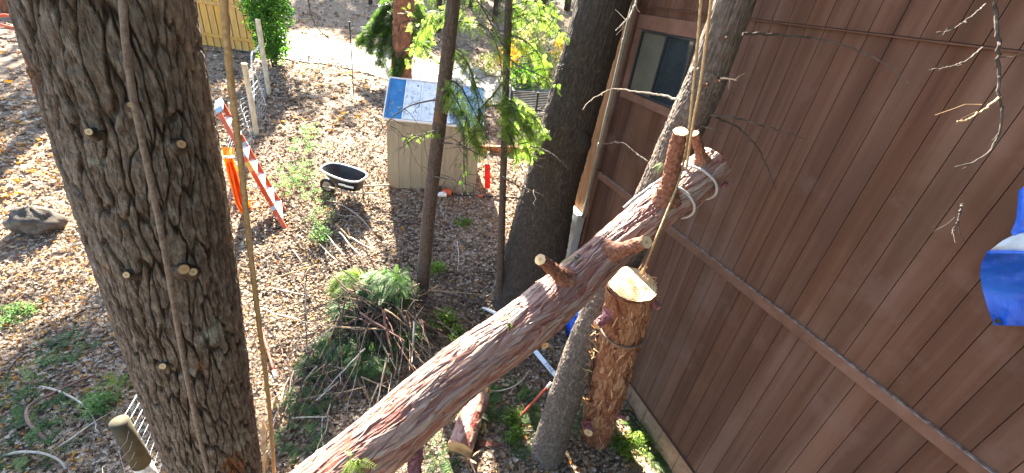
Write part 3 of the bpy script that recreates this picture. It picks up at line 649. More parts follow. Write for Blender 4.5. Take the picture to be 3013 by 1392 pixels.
def bough_mats(pts, n, L, spread=.9, droop=.35, jit=.55, both=True):
    n = int(n * 4.6); L = L * .42
    P = spline(pts, 24); T = np.gradient(P, axis=0); out = []
    for k in range(n):
        q = (k + rng.random()) / n; i_ = min(int(q * 23), 23); t = T[i_] / np.linalg.norm(T[i_]); s_ = np.cross(t, [0, 0, 1.0]); s_ /= max(np.linalg.norm(s_), 1e-6)
        d = t * (.5 + .3 * rng.random()) + s_ * (1 if k % 2 else -1) * spread * (.5 + .6 * rng.random()) + np.array([0, 0, -droop * (.5 + rng.random())]) + rng.normal(size=3) * jit * .9
        out.append(mat4(P[i_] + rng.normal(size=3) * L * .10 + np.array([0, 0, -.12 * L * rng.random()]), d, np.array([rng.normal() * jit, rng.normal() * jit, 1.0]), L * (.75 + .5 * rng.random()) * (1.05 - .35 * q)))
    return out
def foliage(name, tmpl, mats, mt, parent=None, base=None, rnd=None):
    V, Fq, r = scatter(tmpl, mats, rnd); return obj(name, V, Fq, mt, parent, base, {'rnd': r})

# ------------------------------------------------------------------ bark reliefs
def hf_pine(ncu, cl, amp, seed=0):
    def f(u, s, R):
        y = s / cl; x = u * ncu; wx_ = (fbm(u * 6, s * 2.2, seed + 5, 6) - .5) * 3.2 + (fbm(u * ncu, s * 9, seed + 6, ncu) - .5) * .9
        f1, f2, c = voro(x + wx_, y + (vnoise(x, y * .5, seed + 8, ncu) - .5), seed, ncu); e = f2 - f1
        plate = sstep(.03, .16, e); g1, g2, gc = voro(u * ncu * 2 + wx_ * 2, s / .045, seed + 40, ncu * 2); fine = fbm(u * ncu * 4, s * 30, seed + 9, ncu * 4)
        crack = sstep(0, .12, g2 - g1)
        h = amp * 1.15 * (plate - 1) + amp * .15 * (c - .5) * plate + amp * .35 * (gc - .5) * plate + amp * .35 * (crack - 1) + amp * .75 * (fine - .5)
        return h, np.clip(plate * (.55 + .45 * gc) + .3 * (fine - .5), 0, 1)
    return f
def hf_flaky(ncu, cl, amp, seed=0):
    def f(u, s, R):
        x = u * ncu; w_ = (fbm(u * 8, s * 3, seed + 5, 8) - .5) * 2; f1, f2, c = voro(x + w_, s / cl + w_ * .5, seed, ncu); e = sstep(0, .25, f2 - f1)
        fine = fbm(u * ncu * 3, s * 40, seed + 3, ncu * 3); big = fbm(u * 4, s * 1.2, seed + 7, 4)
        return amp * (.8 * (e - 1) + .8 * (c - .5) + 1.0 * (fine - .5)) + R * .05 * (big - .5), np.clip(.2 + .5 * c * e + .6 * (fine - .3), 0, 1)
    return f
def hf_fibre(ncu, cl, amp, seed=0, twist=.0):
    def f(u, s, R):
        u = (u + twist * s) % 1.0; x = u * ncu; w_ = (fbm(u * 5, s * 1.4, seed + 5, 5) - .5) * 3.0 + (fbm(u * ncu, s * 6, seed + 6, ncu) - .5) * .8
        f1, f2, c = voro(x + w_, s / cl + 1.5 * (vnoise(x, s * 2, seed + 8, ncu) - .5), seed, ncu); e = sstep(0, .2, f2 - f1)
        g1, g2, gc = voro(u * ncu * 2.0 + w_ * 2, s / (cl * .6), seed + 31, ncu * 2); fib = fbm(u * ncu * 5, s * 5, seed + 3, ncu * 5); big = fbm(u * 4, s * 1.0, seed + 7, 4)
        h = amp * (1.1 * (c - .5) + .7 * (gc - .5) + .7 * (e - 1) + .9 * (fib - .5)) + R * .07 * (big - .5)
        return h, np.clip(.1 + .45 * c + .25 * gc + .3 * (fib - .4) + .2 * (e - 1) + .35 * (big - .5), 0, 1)
    return f
def px_trunk(spec, hd=None, mult=1.0):
    """(px, py, width across in px, horizontal distance) -> (x, y, z, r)"""
    out = []
    for q in spec:
        p = Hd(q[0], q[1], q[3]); out.append((*p, q[2] * depth(p) / F / 2 * mult))
    return out
def limb(mb, p0, p1, r0, r1, n=7, bend=.08, m=7, sag=0.0):
    p0 = np.asarray(p0, float); p1 = np.asarray(p1, float); L = np.linalg.norm(p1 - p0); j = np.cumsum(rng.normal(size=(m, 3)), axis=0); j -= np.linspace(0, 1, m)[:, None] * j[-1]
    q = np.linspace(0, 1, m)[:, None]; P = p0 + (p1 - p0) * q + j * bend * L / m; P[:, 2] -= sag * L * (q[:, 0] * (1 - q[:, 0])) * 4
    mb.tube(P, r0 + (r1 - r0) * q[:, 0], n); return P
def knob(parent, p, nrm, r, L=.03, mt_end=None, mt=None, name='knot'):
    nrm = np.asarray(nrm, float); nrm = nrm / np.linalg.norm(nrm)
    k = MB().tube([p - nrm * .05, p - nrm * .004, p + nrm * L * .35, p + nrm * L], [r * 3.0, r * 2.3, r * 1.35, r * 1.08], 14, False).build(name, mt or m_stub, parent, smooth=True)
    V, Fc = disc(p + nrm * (L + .001), nrm, r, 14, .04, int(abs(p[0]) * 1000) % 97)
    ring = np.array([0] + [.5] * 14 + [1.] * 14); MB().add(V, Fc).build('cut_face', mt_end or m_end, k, attrs={'ring': ring})

# ------------------------------------------------------------------ big pine in the left foreground
t0 = np.array([-1.348, 1.335, 4.40]); dv = np.array([.051, .048, 1.0])
bp = [(*(t0 + dv * (z - 4.4)), r) for z, r in ((-.15, .29), (.3, .245), (1.5, .212), (2.8, .204), (4.0, .220), (4.6, .222), (5.2, .214), (7.0, .2), (10.5, .18))]
pine = thing('pine_tree', bp[0][:3], 'massive furrowed pine trunk with grey lichen and sawn knots filling the left foreground', 'tree')
BT = Bark(bp, 560, 1100, hf_pine(42, .26, .0125, 3)); BT.build('trunk', m_bark_big, pine, (0, 1))
def on_trunk(B, px, py):
    d = ray(px, py); d /= np.linalg.norm(d); Vs = B.V.reshape(-1, 3) - CAM; t = Vs @ d; q = np.linalg.norm(Vs - t[:, None] * d, axis=1); q = q + np.where(t > np.median(t[q < .4]) if (q < .4).any() else False, 0, 0)
    idx = np.where(q < max(.05, q.min() + .01))[0]; j = idx[np.argmin(t[idx])]; i_ = j // B.nu; p = B.V.reshape(-1, 3)[j]; nrm = p - B.C[i_]; nrm /= np.linalg.norm(nrm); return p, nrm
for px, py, r, e_ in ((235, 427, .010, 0), (573, 452, .013, 1), (353, 840, .011, 0), (585, 832, .014, 0), (457, 1106, .012, 0), (552, 826, .017, 1), (425, 355, .008, 1)):
    p, nn = on_trunk(BT, px, py); knob(pine, p, nn + np.array([.1, -.1, .5]), r, .022, m_end2 if e_ else m_end, m_bark_big)

# ------------------------------------------------------------------ slim trunks and the thick dark one
def simple_tree(name, label, spec, mt, hf, nu, nv, top, group=None, flare=1.25):
    P = px_trunk(spec); b_ = np.array(P[-1][:3]); g_ = np.array([b_[0] + (b_[0] - P[-2][0]) * .2, b_[1], float(gz(b_[0], b_[1])) - .1]); lst = [(*g_, P[-1][3] * flare)] + P[::-1]
    a, b2 = np.array(lst[-2]), np.array(lst[-1]); dirv = (b2 - a) / (b2[2] - a[2]); lst.append(tuple(b2[:3] + dirv[:3] * (top - b2[2])) + (b2[3] * .6,))
    t = thing(name, g_, label, 'tree', group); B = Bark(lst, nu, nv, hf); B.build('trunk', mt, t, (0, 1)); return t, B
h0 = np.hypot(*G(1238, 892)[:2])
midt, MBk = simple_tree('fir_tree', 'brown slim fir trunk standing in front of the tan shed', [(1334, 0, 41, h0 * .985), (1313, 200, 41, h0 * .99), (1289, 400, 40, h0), (1261, 640, 38, h0), (1240, 880, 38, h0)], m_bark_fir, hf_flaky(26, .035, .006, 21), 96, 620, 11)
h1 = np.hypot(*G(1468, 905)[:2])
thint, TBk = simple_tree('fir_tree', 'thinnest dark fir trunk between the shed and the thick dark tree', [(1497, 0, 23, h1), (1489, 234, 21, h1), (1482, 470, 20, h1), (1475, 700, 21, h1), (1469, 890, 22, h1)], m_bark_fir, hf_flaky(16, .035, .005, 22), 64, 560, 10)
h2 = np.hypot(*G(1525, 930)[:2])
thick, KBk = simple_tree('fir_tree', 'thick dark fir trunk with a knob on its side next to the house corner', [(1778, 0, 156, h2 * 1.12), (1709, 234, 156, h2 * 1.11), (1647, 456, 156, h2 * 1.1), (1611, 585, 162, h2 * 1.1), (1558, 820, 190, h2 * 1.08), (1536, 910, 210, h2 * 1.07)], m_bark_dark, hf_flaky(44, .05, .016, 23), 220, 520, 13, flare=1.1)
kp, kn = on_trunk(KBk, 1722, 430)
kk = []
for th in np.linspace(0, math.pi, 9):
    kk.append(kp + kn * (-.06 + .05 * 0) + np.array([0, 0, .22 - .44 * th / math.pi]))
MB().tube(kk, [.02 + .14 * math.sin(th) for th in np.linspace(.05, math.pi - .05, 9)], 14).build('burl', m_bark_dark, thick, smooth=True)
h3 = np.hypot(*G(1606, 1339)[:2])
lean, LBk = simple_tree('fir_tree', 'leaning grey fir trunk with dead branches standing against the brown wall', [(2163, 0, 112, h3 * 1.29), (2078, 234, 115, h3 * 1.27), (2026, 351, 112, h3 * 1.25), (1930, 561, 104, h3 * 1.22), (1741, 960, 98, h3 * 1.13), (1668, 1150, 94, h3 * 1.06), (1612, 1325, 98, h3)], m_bark_grey, hf_flaky(34, .03, .011, 24), 200, 820, 12, flare=1.35)
for px, py in ((2150, 95), (2095, 240), (2130, 235), (2065, 385)):
    p, nn = on_trunk(LBk, px, py); knob(lean, p, nn, .009, .02, m_tuff)

# ------------------------------------------------------------------ the cut log in the air
LA = [(775, 1590, 206, 2.7), (915, 1470, 197, 2.8), (1128, 1292, 181, 2.95), (1342, 1104, 166, 3.12), (1549, 953, 153, 3.3), (1678, 841, 138, 3.43), (1799, 731, 118, 3.55), (1910, 637, 117, 3.6), (2011, 560, 122, 3.66), (2082, 497, 118, 3.7), (2104, 478, 113, 3.7)]
LP = [(*Dp(x, y, d), w_ * d / F / 2) for x, y, w_, d in LA]
log = thing('cut_log', LP[5][:3], 'long reddish purple cedar log with sawn limb stubs hanging in ropes', 'log')
LG = Bark(LP, 300, 620, hf_fibre(26, .35, .0085, 5, .02)); LG.build('bark', m_bark_log, log, (1, 1))
LC = spline(LP, 60)
def log_pt(px, py):                                              # nearest axis point to a pixel ray
    d = ray(px, py); d /= np.linalg.norm(d); V_ = LC[:, :3] - CAM; t = V_ @ d; q = np.linalg.norm(V_ - t[:, None] * d, axis=1); i_ = int(np.argmin(q)); return LC[i_, :3], LC[i_, 3]
def stub(parent, p0, p1, r0, r1, mt, seed, endm, nm='limb_stub', face=None, hairy=1.0):
    p0, p1 = np.asarray(p0), np.asarray(p1); P = [(*(p0 + (p1 - p0) * q + rng.normal(size=3) * .003), r0 + (r1 - r0) * q) for q in (0, .35, .7, 1)]
    P[0] = (*P[0][:3], r0 * 1.75); P.insert(1, (*(p0 + (p1 - p0) * .16), r0 * 1.12)); B = Bark(P, 60, 90, hf_fibre(14, .05, .009 * hairy, seed)); o = B.build(nm, mt, parent)
    ax_ = (p1 - p0) / np.linalg.norm(p1 - p0); ax_ = ax_ if face is None else face
    V, Fc = disc(p1 + ax_ * .004, ax_, r1 * 1.0, 22, .03, seed); ring = np.array([0] + [.5] * 22 + [1.] * 22)
    MB().add(V, Fc).build('cut_face', endm, o, attrs={'ring': ring}); return o
def toward_cam(p, ax, f): v = CAM - p; v /= np.linalg.norm(v); q = ax / np.linalg.norm(ax) * (1 - f) + v * f; return q / np.linalg.norm(q)
for bx, by, tx, ty_, rb_, rt_, dd_, mt, em, sd_ in ((1958, 590, 2002, 388, 25, 21, -.30, m_stub, m_end, 1), (2066, 470, 2044, 394, 15, 12, -.10, m_stub, m_end, 2), (1662, 822, 1590, 764, 20, 17, -.22, m_stub, m_end, 3),
        (1800, 742, 1902, 713, 22, 19, -.24, m_stub, m_end, 4), (1585, 990, 1603, 1016, 16, 12, -.06, m_stub, m_end2, 5), (1226, 1262, 1222, 1440, 20, 19, -.05, m_stub_purple, m_end2, 6), (2115, 535, 2141, 545, 12, 8, .0, m_stub_purple, m_end2, 7)):
    c, r_ = log_pt(bx, by); d0 = depth(c); p0 = Dp(bx, by, d0 - r_ * .75 if dd_ < -.08 else d0); p1 = Dp(tx, ty_, depth(p0) + dd_ * 1.3); ax_ = p1 - p0
    stub(log, p0, p1, rb_ * d0 / F, rt_ * depth(p1) / F, mt, sd_, em, face=toward_cam(p1, ax_, .25))
# loose bark slivers lying along the log
def slivers(B, n, lr, wr, seed, lift=.004, curl=.02, hemi=True):
    r = np.random.default_rng(seed); V = []; Fq = []; rn = []
    for k in range(n):
        i_ = r.integers(10, B.nv - 14); j = r.integers(0, B.nu); L = r.uniform(*lr); w_ = r.uniform(*wr); a = 2 * np.pi * j / B.nu; c = r.random(); yaw = r.normal() * .18
        for q in range(4):
            s_ = (q / 3 - .5) * L; ii = int(np.clip(i_ + s_ / (B.s[-1] / B.nv), 0, B.nv - 1)); ang = a + yaw * s_ / B.r[ii]
            wid = w_ * (.35, 1, .9, .15)[q]; lf = lift + curl * (abs(q / 3 - .5) * 2) ** 2 * r.random()
            for sg in (-1, 1):
                an_ = ang + sg * wid / 2 / B.r[ii]; D = math.cos(an_) * B.N[ii] + math.sin(an_) * B.B[ii]; V.append(B.C[ii] + D * (B.r[ii] + B.h[ii, int(an_ / (2 * np.pi) * B.nu) % B.nu] + lf)); rn.append(c)
        b_ = k * 8
        for q in range(3): Fq.append((b_ + q * 2, b_ + q * 2 + 1, b_ + q * 2 + 3, b_ + q * 2 + 2))
    return np.array(V), np.array(Fq), np.array(rn)
V, Fq, rn = slivers(LG, 800, (.05, .3), (.004, .014), 3, .002, .014); o = obj('loose_bark', V, Fq, m_flake, log, attrs={'rnd': rn}); o['kind'] = 'stuff'

# ------------------------------------------------------------------ the standing stump
hs = np.hypot(*G(1750, 1290)[:2])
SP = px_trunk([(1748, 1300, 88, hs), (1767, 1220, 94, hs * .985), (1788, 1150, 102, hs * .97), (1811, 1049, 113, hs * .945), (1837, 948, 128, hs * .92), (1852, 880, 138, hs * .905), (1859, 838, 146, hs * .895)])
stp = thing('tree_stump', SP[0][:3], 'tall shaggy orange brown cedar stump with a freshly sawn top beside the wall', 'stump')
sp = [(SP[0][0], SP[0][1], -.1, SP[0][3] * 1.25)] + SP
SB = Bark(sp, 220, 420, hf_fibre(16, .2, .016, 9)); SB.build('bark', m_bark_stump, stp)
topc = SB.C[-1]; topn = np.array([-.03, -.12, 1.0]); topn /= np.linalg.norm(topn); tr_ = SB.r[-1]
V, Fc = disc(topc + topn * .02, topn, tr_ * 1.0, 40, .02, 5); ring = np.array([0] + [.5] * 40 + [1.] * 40); MB().add(V, Fc).build('cut_face', m_end, stp, attrs={'ring': ring})
V = []
for k in range(40):
    t = 2 * math.pi * k / 40; 
MB().tube([topc - topn * .03, topc + topn * .018], [tr_ * .99, tr_ * .97], 40, False).build('rim', m_bark_stump, stp)
V, Fq, rn = slivers(SB, 520, (.05, .24), (.006, .02), 4, .003, .012); o = obj('bark_shreds', V, Fq, m_flake2, stp, attrs={'rnd': rn}); o['kind'] = 'stuff'
def sp_px(px, py, k=0.0):
    f = float(np.interp(py, [838, 880, 948, 1049, 1150, 1220, 1300], [.895, .905, .92, .945, .97, .985, 1])); return Hd(px, py, hs * f + k)
for (bx, by, tx, ty_, rb_, rt_, em, mt, kb, kt, sd_) in ((1795, 925, 1757, 957, 18, 13, m_end2, m_stub_purple, -.15, -.3, 11), (1915, 880, 1937, 905, 12, 9, m_end, m_stub_purple, -.05, -.1, 12), (1815, 1222, 1846, 1231, 8, 6, m_tuff, m_stub_purple, -.1, -.15, 13), (1738, 1255, 1731, 1272, 16, 13, m_end, m_stub_purple, -.2, -.3, 14)):
    p0, p1 = sp_px(bx, by, kb), sp_px(tx, ty_, kt); stub(stp, p0, p1, rb_ * depth(p0) / F, rt_ * depth(p1) / F, mt, sd_, em, face=toward_cam(p1, p1 - p0, .3))
# torn pale fibres along the left edge and at the top right of the cut
def shred(parent, name, pts, rnd_l, n, mt, L=(.04, .14), w_=.012):
    V = []; Fq = []; rn = []
    for k in range(n):
        q = rng.random() * (len(pts) - 1); i_ = int(q); p = np.asarray(pts[i_]) * (1 - q + i_) + np.asarray(pts[min(i_ + 1, len(pts) - 1)]) * (q - i_) + rng.normal(size=3) * .015
        d = np.asarray(rnd_l) + rng.normal(size=3) * .6; d /= np.linalg.norm(d); s_ = np.cross(d, rng.normal(size=3)); s_ /= np.linalg.norm(s_); l_ = rng.uniform(*L); u_ = np.cross(d, s_)
        b_ = len(V); V += [p - s_ * w_ / 2, p + s_ * w_ / 2, p + d * l_ * .6 + s_ * w_ * .4 + u_ * .01, p + d * l_ * .6 - s_ * w_ * .4 + u_ * .01, p + d * l_ + u_ * .03]; c = .55 + .45 * rng.random(); rn += [c] * 5
        Fq += [(b_, b_ + 1, b_ + 2, b_ + 3), (b_ + 3, b_ + 2, b_ + 4, b_ + 4)]
    Q = np.array([f for f in Fq if f[2] != f[3]]); T_ = np.array([f[:3] for f in Fq if f[2] == f[3]])
    o = obj(name, V, [Q, T_], mt, parent, attrs={'rnd': np.array(rn)}); o['kind'] = 'stuff'; return o
shred(stp, 'torn_fibres', [sp_px(1757, 965, -.25), sp_px(1748, 1030, -.22), sp_px(1735, 1080, -.2), sp_px(1722, 1150, -.2)], (-.5, -.3, .2), 60, m_flake2)
shred(stp, 'torn_fibres', [sp_px(1885, 795, .1), sp_px(1915, 830, .1), sp_px(1935, 880, 0)], (.3, -.1, .8), 34, m_flake2, (.03, .08))
shred(stp, 'torn_fibres', [sp_px(1705, 1185, -.2), sp_px(1728, 1175, -.2), sp_px(1735, 1200, -.2)], (-.8, -.3, .0), 30, m_flake2, (.06, .2), .02)

# ------------------------------------------------------------------ ropes
def rope(name, pts, r, mt, label=None, parent=None, group=None, n=12, pitch=None, cat='rope', lobes=3):
    P = np.asarray(pts, float); L = np.linalg.norm(np.diff(P, axis=0), axis=1).sum(); pitch = pitch or r * 7; m = int(max(24, min(900, L / (pitch / 8)))); C = spline(P, m)
    T, N, B = frames(C); s_ = np.linspace(0, L, m); a = 2 * np.pi * np.arange(n) / n
    rr = r * (.86 + .16 * np.abs(np.cos(lobes / 2 * (a[None] - 2 * np.pi * s_[:, None] / pitch / lobes * 1.0))))
    V = C[:, None] + rr[..., None] * (np.cos(a)[None, :, None] * N[:, None] + np.sin(a)[None, :, None] * B[:, None])
    i_ = np.arange(m - 1)[:, None] * n; k = np.arange(n)[None]; j = (k + 1) % n; Q = np.stack([i_ + k, i_ + j, i_ + n + j, i_ + n + k], -1).reshape(-1, 4)
    o = obj(name, V.reshape(-1, 3), Q, mt, parent, None if parent is not None else C[-1], smooth=True)
    if label: tag(o, label, cat, group)
    return o
def c26(x, y): return x * 1.1696, y * 1.1696
rp = []
for x, y in ((301, -120), (305, 0), (328, 200), (352, 330), (381, 470), (408, 600), (440, 800), (480, 1000), (525, 1190), (560, 1340)):
    px, py = c26(x, y)
    try:
        p, nn = on_trunk(BT, px, py); i_ = int(np.argmin(abs(BT.C[:, 2] - p[2]))); rp.append(Dp(px, py, depth(BT.C[i_]) - BT.r[i_] - .035))
    except Exception: pass
rp = [rp[0], rp[len(rp) // 4], rp[len(rp) // 2], rp[3 * len(rp) // 4], rp[-1]]
rope('climbing_rope', rp, .0085, m_rope_br, 'grey brown rope running down the face of the big pine trunk')
rp = []
for x, y in ((556, -160), (563, 0), (580, 200), (605, 400), (626, 600), (650, 800), (675, 1000), (690, 1190), (700, 1330)): rp.append(Hd(*c26(x, y), 1.62 + .0003 * y))
rope('hanging_rope', rp, .0115, m_rope, 'fuzzy tan rope hanging free just right of the big pine trunk')
dL = 3.0
top1 = [Dp(x, y, d) for x, y, d in ((2112, -200, 2.5), (2093, 0, 2.75), (2062, 240, 3.05), (2040, 360, 3.25), (2022, 480, 3.43), (2018, 497, 3.47))]
rope('hoist_rope', top1, .0105, m_rope, 'tan hoist rope rising taut from the sling to the top of the picture')
top2 = [Dp(x, y, d) for x, y, d in ((2072, -200, 2.4), (2063, 0, 2.65), (2042, 240, 2.95), (2022, 420, 3.2), (1998, 530, 3.3), (1962, 625, 3.3), (1925, 715, 3.32), (1902, 775, 3.6), (1893, 800, 4.0))]
rope('lowering_rope', top2, .0098, m_rope, 'thin tan rope crossing in front of the log and running down behind the stump')
def loop_around(B, q, tilt, r, ext_=.008, a0=0, a1=2 * math.pi, n=30):
    i_ = int(q * (B.nv - 1)); out = []
    for a in np.linspace(a0, a1, n):
        ii = int(np.clip(i_ + tilt * math.cos(a) / (B.s[-1] / B.nv), 0, B.nv - 1)); D = math.cos(a) * B.N[ii] + math.sin(a) * B.B[ii]
        out.append(B.C[ii] + D * (B.r[ii] + r + ext_))
    return out
def log_q(px, py):
    d = ray(px, py); d /= np.linalg.norm(d); V_ = LG.C - CAM; t = V_ @ d; return int(np.argmin(np.linalg.norm(V_ - t[:, None] * d, axis=1))) / (LG.nv - 1)
rope('sling', loop_around(LG, log_q(2045, 545), .05, .012, .014), .0115, m_rope_gr, 'grey and tan rope sling looped round the log nearest its far end', group=None)
rope('sling', loop_around(LG, log_q(1985, 605), .07, .012, .014), .0115, m_rope_gr, 'pale grey rope sling round the log just below the tall stub', group=None)
sg = [Dp(x, y, 3.46) for x, y in ((1835, 612), (1862, 588), (1900, 560), (1945, 528), (1985, 500), (2018, 492))]
rope('sling_tail', sg, .0115, m_rope_gr, 'grey sling tail with black whipped end lying along the log', group=None)
i_ = int(.80 * (SB.nv - 1)); rope('stump_strap', [SB.C[i_] + (math.cos(a) * np.array([1, 0, 0]) + math.sin(a) * np.array([0, 1, 0])) * (SB.r[i_] + .012) + np.array([0, 0, -.05 * math.sin(a) * -1 - .05]) for a in np.linspace(0, 2 * math.pi, 40)], .010, m_rope_br, 'grey strap sagging around the orange stump')

# ------------------------------------------------------------------ dead branches against the wall
def branch_px(name, label, lst, mt, parent=None, r0=.010, r1=.003, twigs=6, group=None, cat='branch', tw_len=.16):
    """lst: (px, py, depth)"""
    P = spline([Dp(*q) for q in lst], 14 + 4 * len(lst)); m = len(P); P[1:-1] += rng.normal(size=(m - 2, 3)) * r0 * .35
    mb = MB(); mb.tube(P, np.linspace(r0, r1, m) * (1 + .15 * rng.random(m)), 6)
    for k in range(twigs):
        i_ = int(rng.uniform(.3, .95) * (m - 1)); t = P[min(i_ + 1, m - 1)] - P[i_ - 1]; t /= np.linalg.norm(t); d = t * .7 + rng.normal(size=3) * .6; d /= np.linalg.norm(d)
        limb(mb, P[i_], P[i_] + d * tw_len * rng.uniform(.3, 1), r1 * .9, r1 * .4, 4, .3, 4)
    o = mb.build(name, mt, parent, None if parent is not None else P[0])
    if label: tag(o, label, cat, group)
    return o
ld_ = depth(Hd(2150, 100, h3 * 1.02))
for lst, mt, r0 in (([(2185, 100, 2.6), (2300, 103, 2.62), (2440, 122, 2.7), (2540, 155, 2.8), (2610, 192, 2.9), (2685, 252, 3.0)], m_twig, .011),
                    ([(2080, 338, 3.2), (2160, 347, 3.1), (2250, 372, 3.1), (2370, 408, 3.15)], m_twig, .011), ([(2100, 342, 3.2), (2170, 375, 3.15), (2225, 430, 3.1), (2260, 500, 3.1), (2284, 560, 3.1)], m_twig, .009),
                    ([(2060, 370, 3.2), (2095, 380, 3.1), (2128, 396, 3.05)], m_twig, .007), ([(2120, 230, 3.0), (2150, 232, 2.95), (2168, 236, 2.92)], m_tuff, .008),
                    ([(1990, 292, 3.2), (1940, 278, 3.3), (1870, 270, 3.4), (1808, 262, 3.5), (1770, 275, 3.5), (1735, 298, 3.5), (1715, 322, 3.5)], m_twig_pale, .010),
                    ([(1905, 475, 3.5), (1870, 450, 3.6), (1830, 420, 3.7), (1770, 425, 3.8)], m_twig, .008), ([(1560, 430, 5.2), (1600, 440, 5.1), (1640, 465, 5.0), (1670, 495, 5.0)], m_twig, .010)):
    if lst[0][0] > 1600:
        lst = [(x, y, min(d * 1.22, WALL / ray(x, y).dot(WN) - .1)) for x, y, d in lst]
    branch_px('dead_branch', None, lst, mt, lean if lst[0][0] > 1600 else thick, r0, .0025, 3, tw_len=.10)
branch_px('hanging_branch', 'thin dead branch hanging down in front of the wall at the far right', [(2922, -60, 1.75), (2930, 40, 1.8), (2938, 150, 1.8), (2940, 280, 1.82), (2948, 340, 1.84), (2936, 400, 1.86), (2905, 450, 1.86), (2860, 478, 1.86), (2808, 492, 1.86)], m_twig, None, .0075, .0025, 5, tw_len=.07)
branch_px('hanging_twig', 'forked twig on the hanging branch at the far right', [(2944, 284, 1.82), (2900, 318, 1.82), (2850, 350, 1.82), (2815, 358, 1.82)], m_stick_tan, None, .0055, .002, 2, cat='twig')
branch_px('hanging_twig', 'short broken twig low in front of the wall above the blue tarp', [(2830, 600, 1.9), (2822, 640, 1.9), (2812, 665, 1.9), (2800, 690, 1.9)], m_twig, None, .005, .002, 3, cat='twig')
branch_px('hanging_twig', 'curved grey twig beside the hanging branch near the top right corner', [(2900, 12, 1.7), (2850, 55, 1.7), (2790, 92, 1.7), (2755, 96, 1.7)], m_twig, None, .004, .002, 2, cat='twig')
branch_px('hanging_twig', 'thin grey twig crossing the dark siding seam at upper right', [(2890, 140, 1.75), (2840, 180, 1.75), (2780, 200, 1.75), (2735, 205, 1.75)], m_twig, None, .004, .002, 2, cat='twig')
branch_px('hanging_twig', 'pale broken twig hanging beside the conduit at the top of the thick trunk', [(1880, -30, 3.6), (1866, 20, 3.6), (1850, 50, 3.6), (1830, 72, 3.6), (1812, 90, 3.6)], m_twig_pale, None, .009, .004, 3, cat='twig')

# ------------------------------------------------------------------ living and dead boughs on the slim trunks
def tree_bough(parent, lst, ns, L, mt, r0=.014, dead=9, tmpl=None, droop=.45):
    pts = [Dp(*q) for q in lst]; P = spline(pts, 16); mb = MB(); mb.tube(P, np.linspace(r0, .004, 16), 5)
    for k in range(dead):
        i_ = rng.integers(4, 15); d = rng.normal(size=3) * [1, 1, .6] + np.array([0, 0, -.6]); d /= np.linalg.norm(d); limb(mb, P[i_], P[i_] + d * rng.uniform(.2, .6), .006, .0025, 4, .3, 5)
    b_ = mb.build('bough', m_twig, parent)
    if ns:
        V, Fq, r = scatter(tmpl or T_fir, bough_mats(pts, int(ns * 1.5), L, droop=droop)); o = obj('needles', V, Fq, mt, b_, attrs={'rnd': r}); o['kind'] = 'stuff'
dm = depth(Hd(1300, 300, h0)); 
for lst, ns, L, mt in (([(1345, 60, 5.3), (1420, 75, 5.0), (1460, 130, 4.9), (1480, 230, 5.0)], 10, .8, m_firb), ([(1330, 145, 5.5), (1375, 185, 5.4), (1400, 250, 5.4), (1430, 330, 5.6)], 0, 0, None), ([(1345, 145, 5.5), (1362, 160, 5.4), (1390, 225, 5.3), (1410, 320, 5.4), (1425, 430, 5.7)], 20, .9, m_firb),
                       ([(1320, 250, 5.6), (1360, 330, 5.4), (1395, 400, 5.5), (1415, 460, 5.7)], 26, 1.0, m_firb), ([(1300, 290, 5.7), (1210, 310, 5.9), (1150, 350, 6.1), (1110, 400, 6.3)], 0, 0, None), ([(1310, 240, 5.6), (1345, 245, 5.3), (1380, 300, 5.2), (1440, 420, 5.3)], 12, .8, m_firb),
                       ([(1300, 420, 5.9), (1350, 425, 5.6), (1400, 450, 5.5), (1440, 470, 5.5)], 0, 0, None), ([(1315, 200, 5.5), (1260, 160, 5.6), (1225, 90, 5.7), (1200, 20, 5.8)], 8, .8, m_firb), ([(1290, 380, 5.8), (1250, 395, 5.9), (1215, 400, 6), (1190, 420, 6.1)], 5, .7, m_firb),
                       ([(1340, 20, 5.2), (1280, 40, 5.2), (1235, 100, 5.3), (1210, 180, 5.5)], 14, .9, m_firb), ([(1310, 300, 5.6), (1360, 380, 5.2), (1365, 480, 5.4), (1372, 560, 5.7)], 8, .7, m_fir), ([(1280, 520, 6.2), (1330, 528, 6), (1380, 545, 6), (1420, 570, 6)], 0, 0, None)):
    tree_bough(midt, lst, int(ns * 1.3), L, mt)
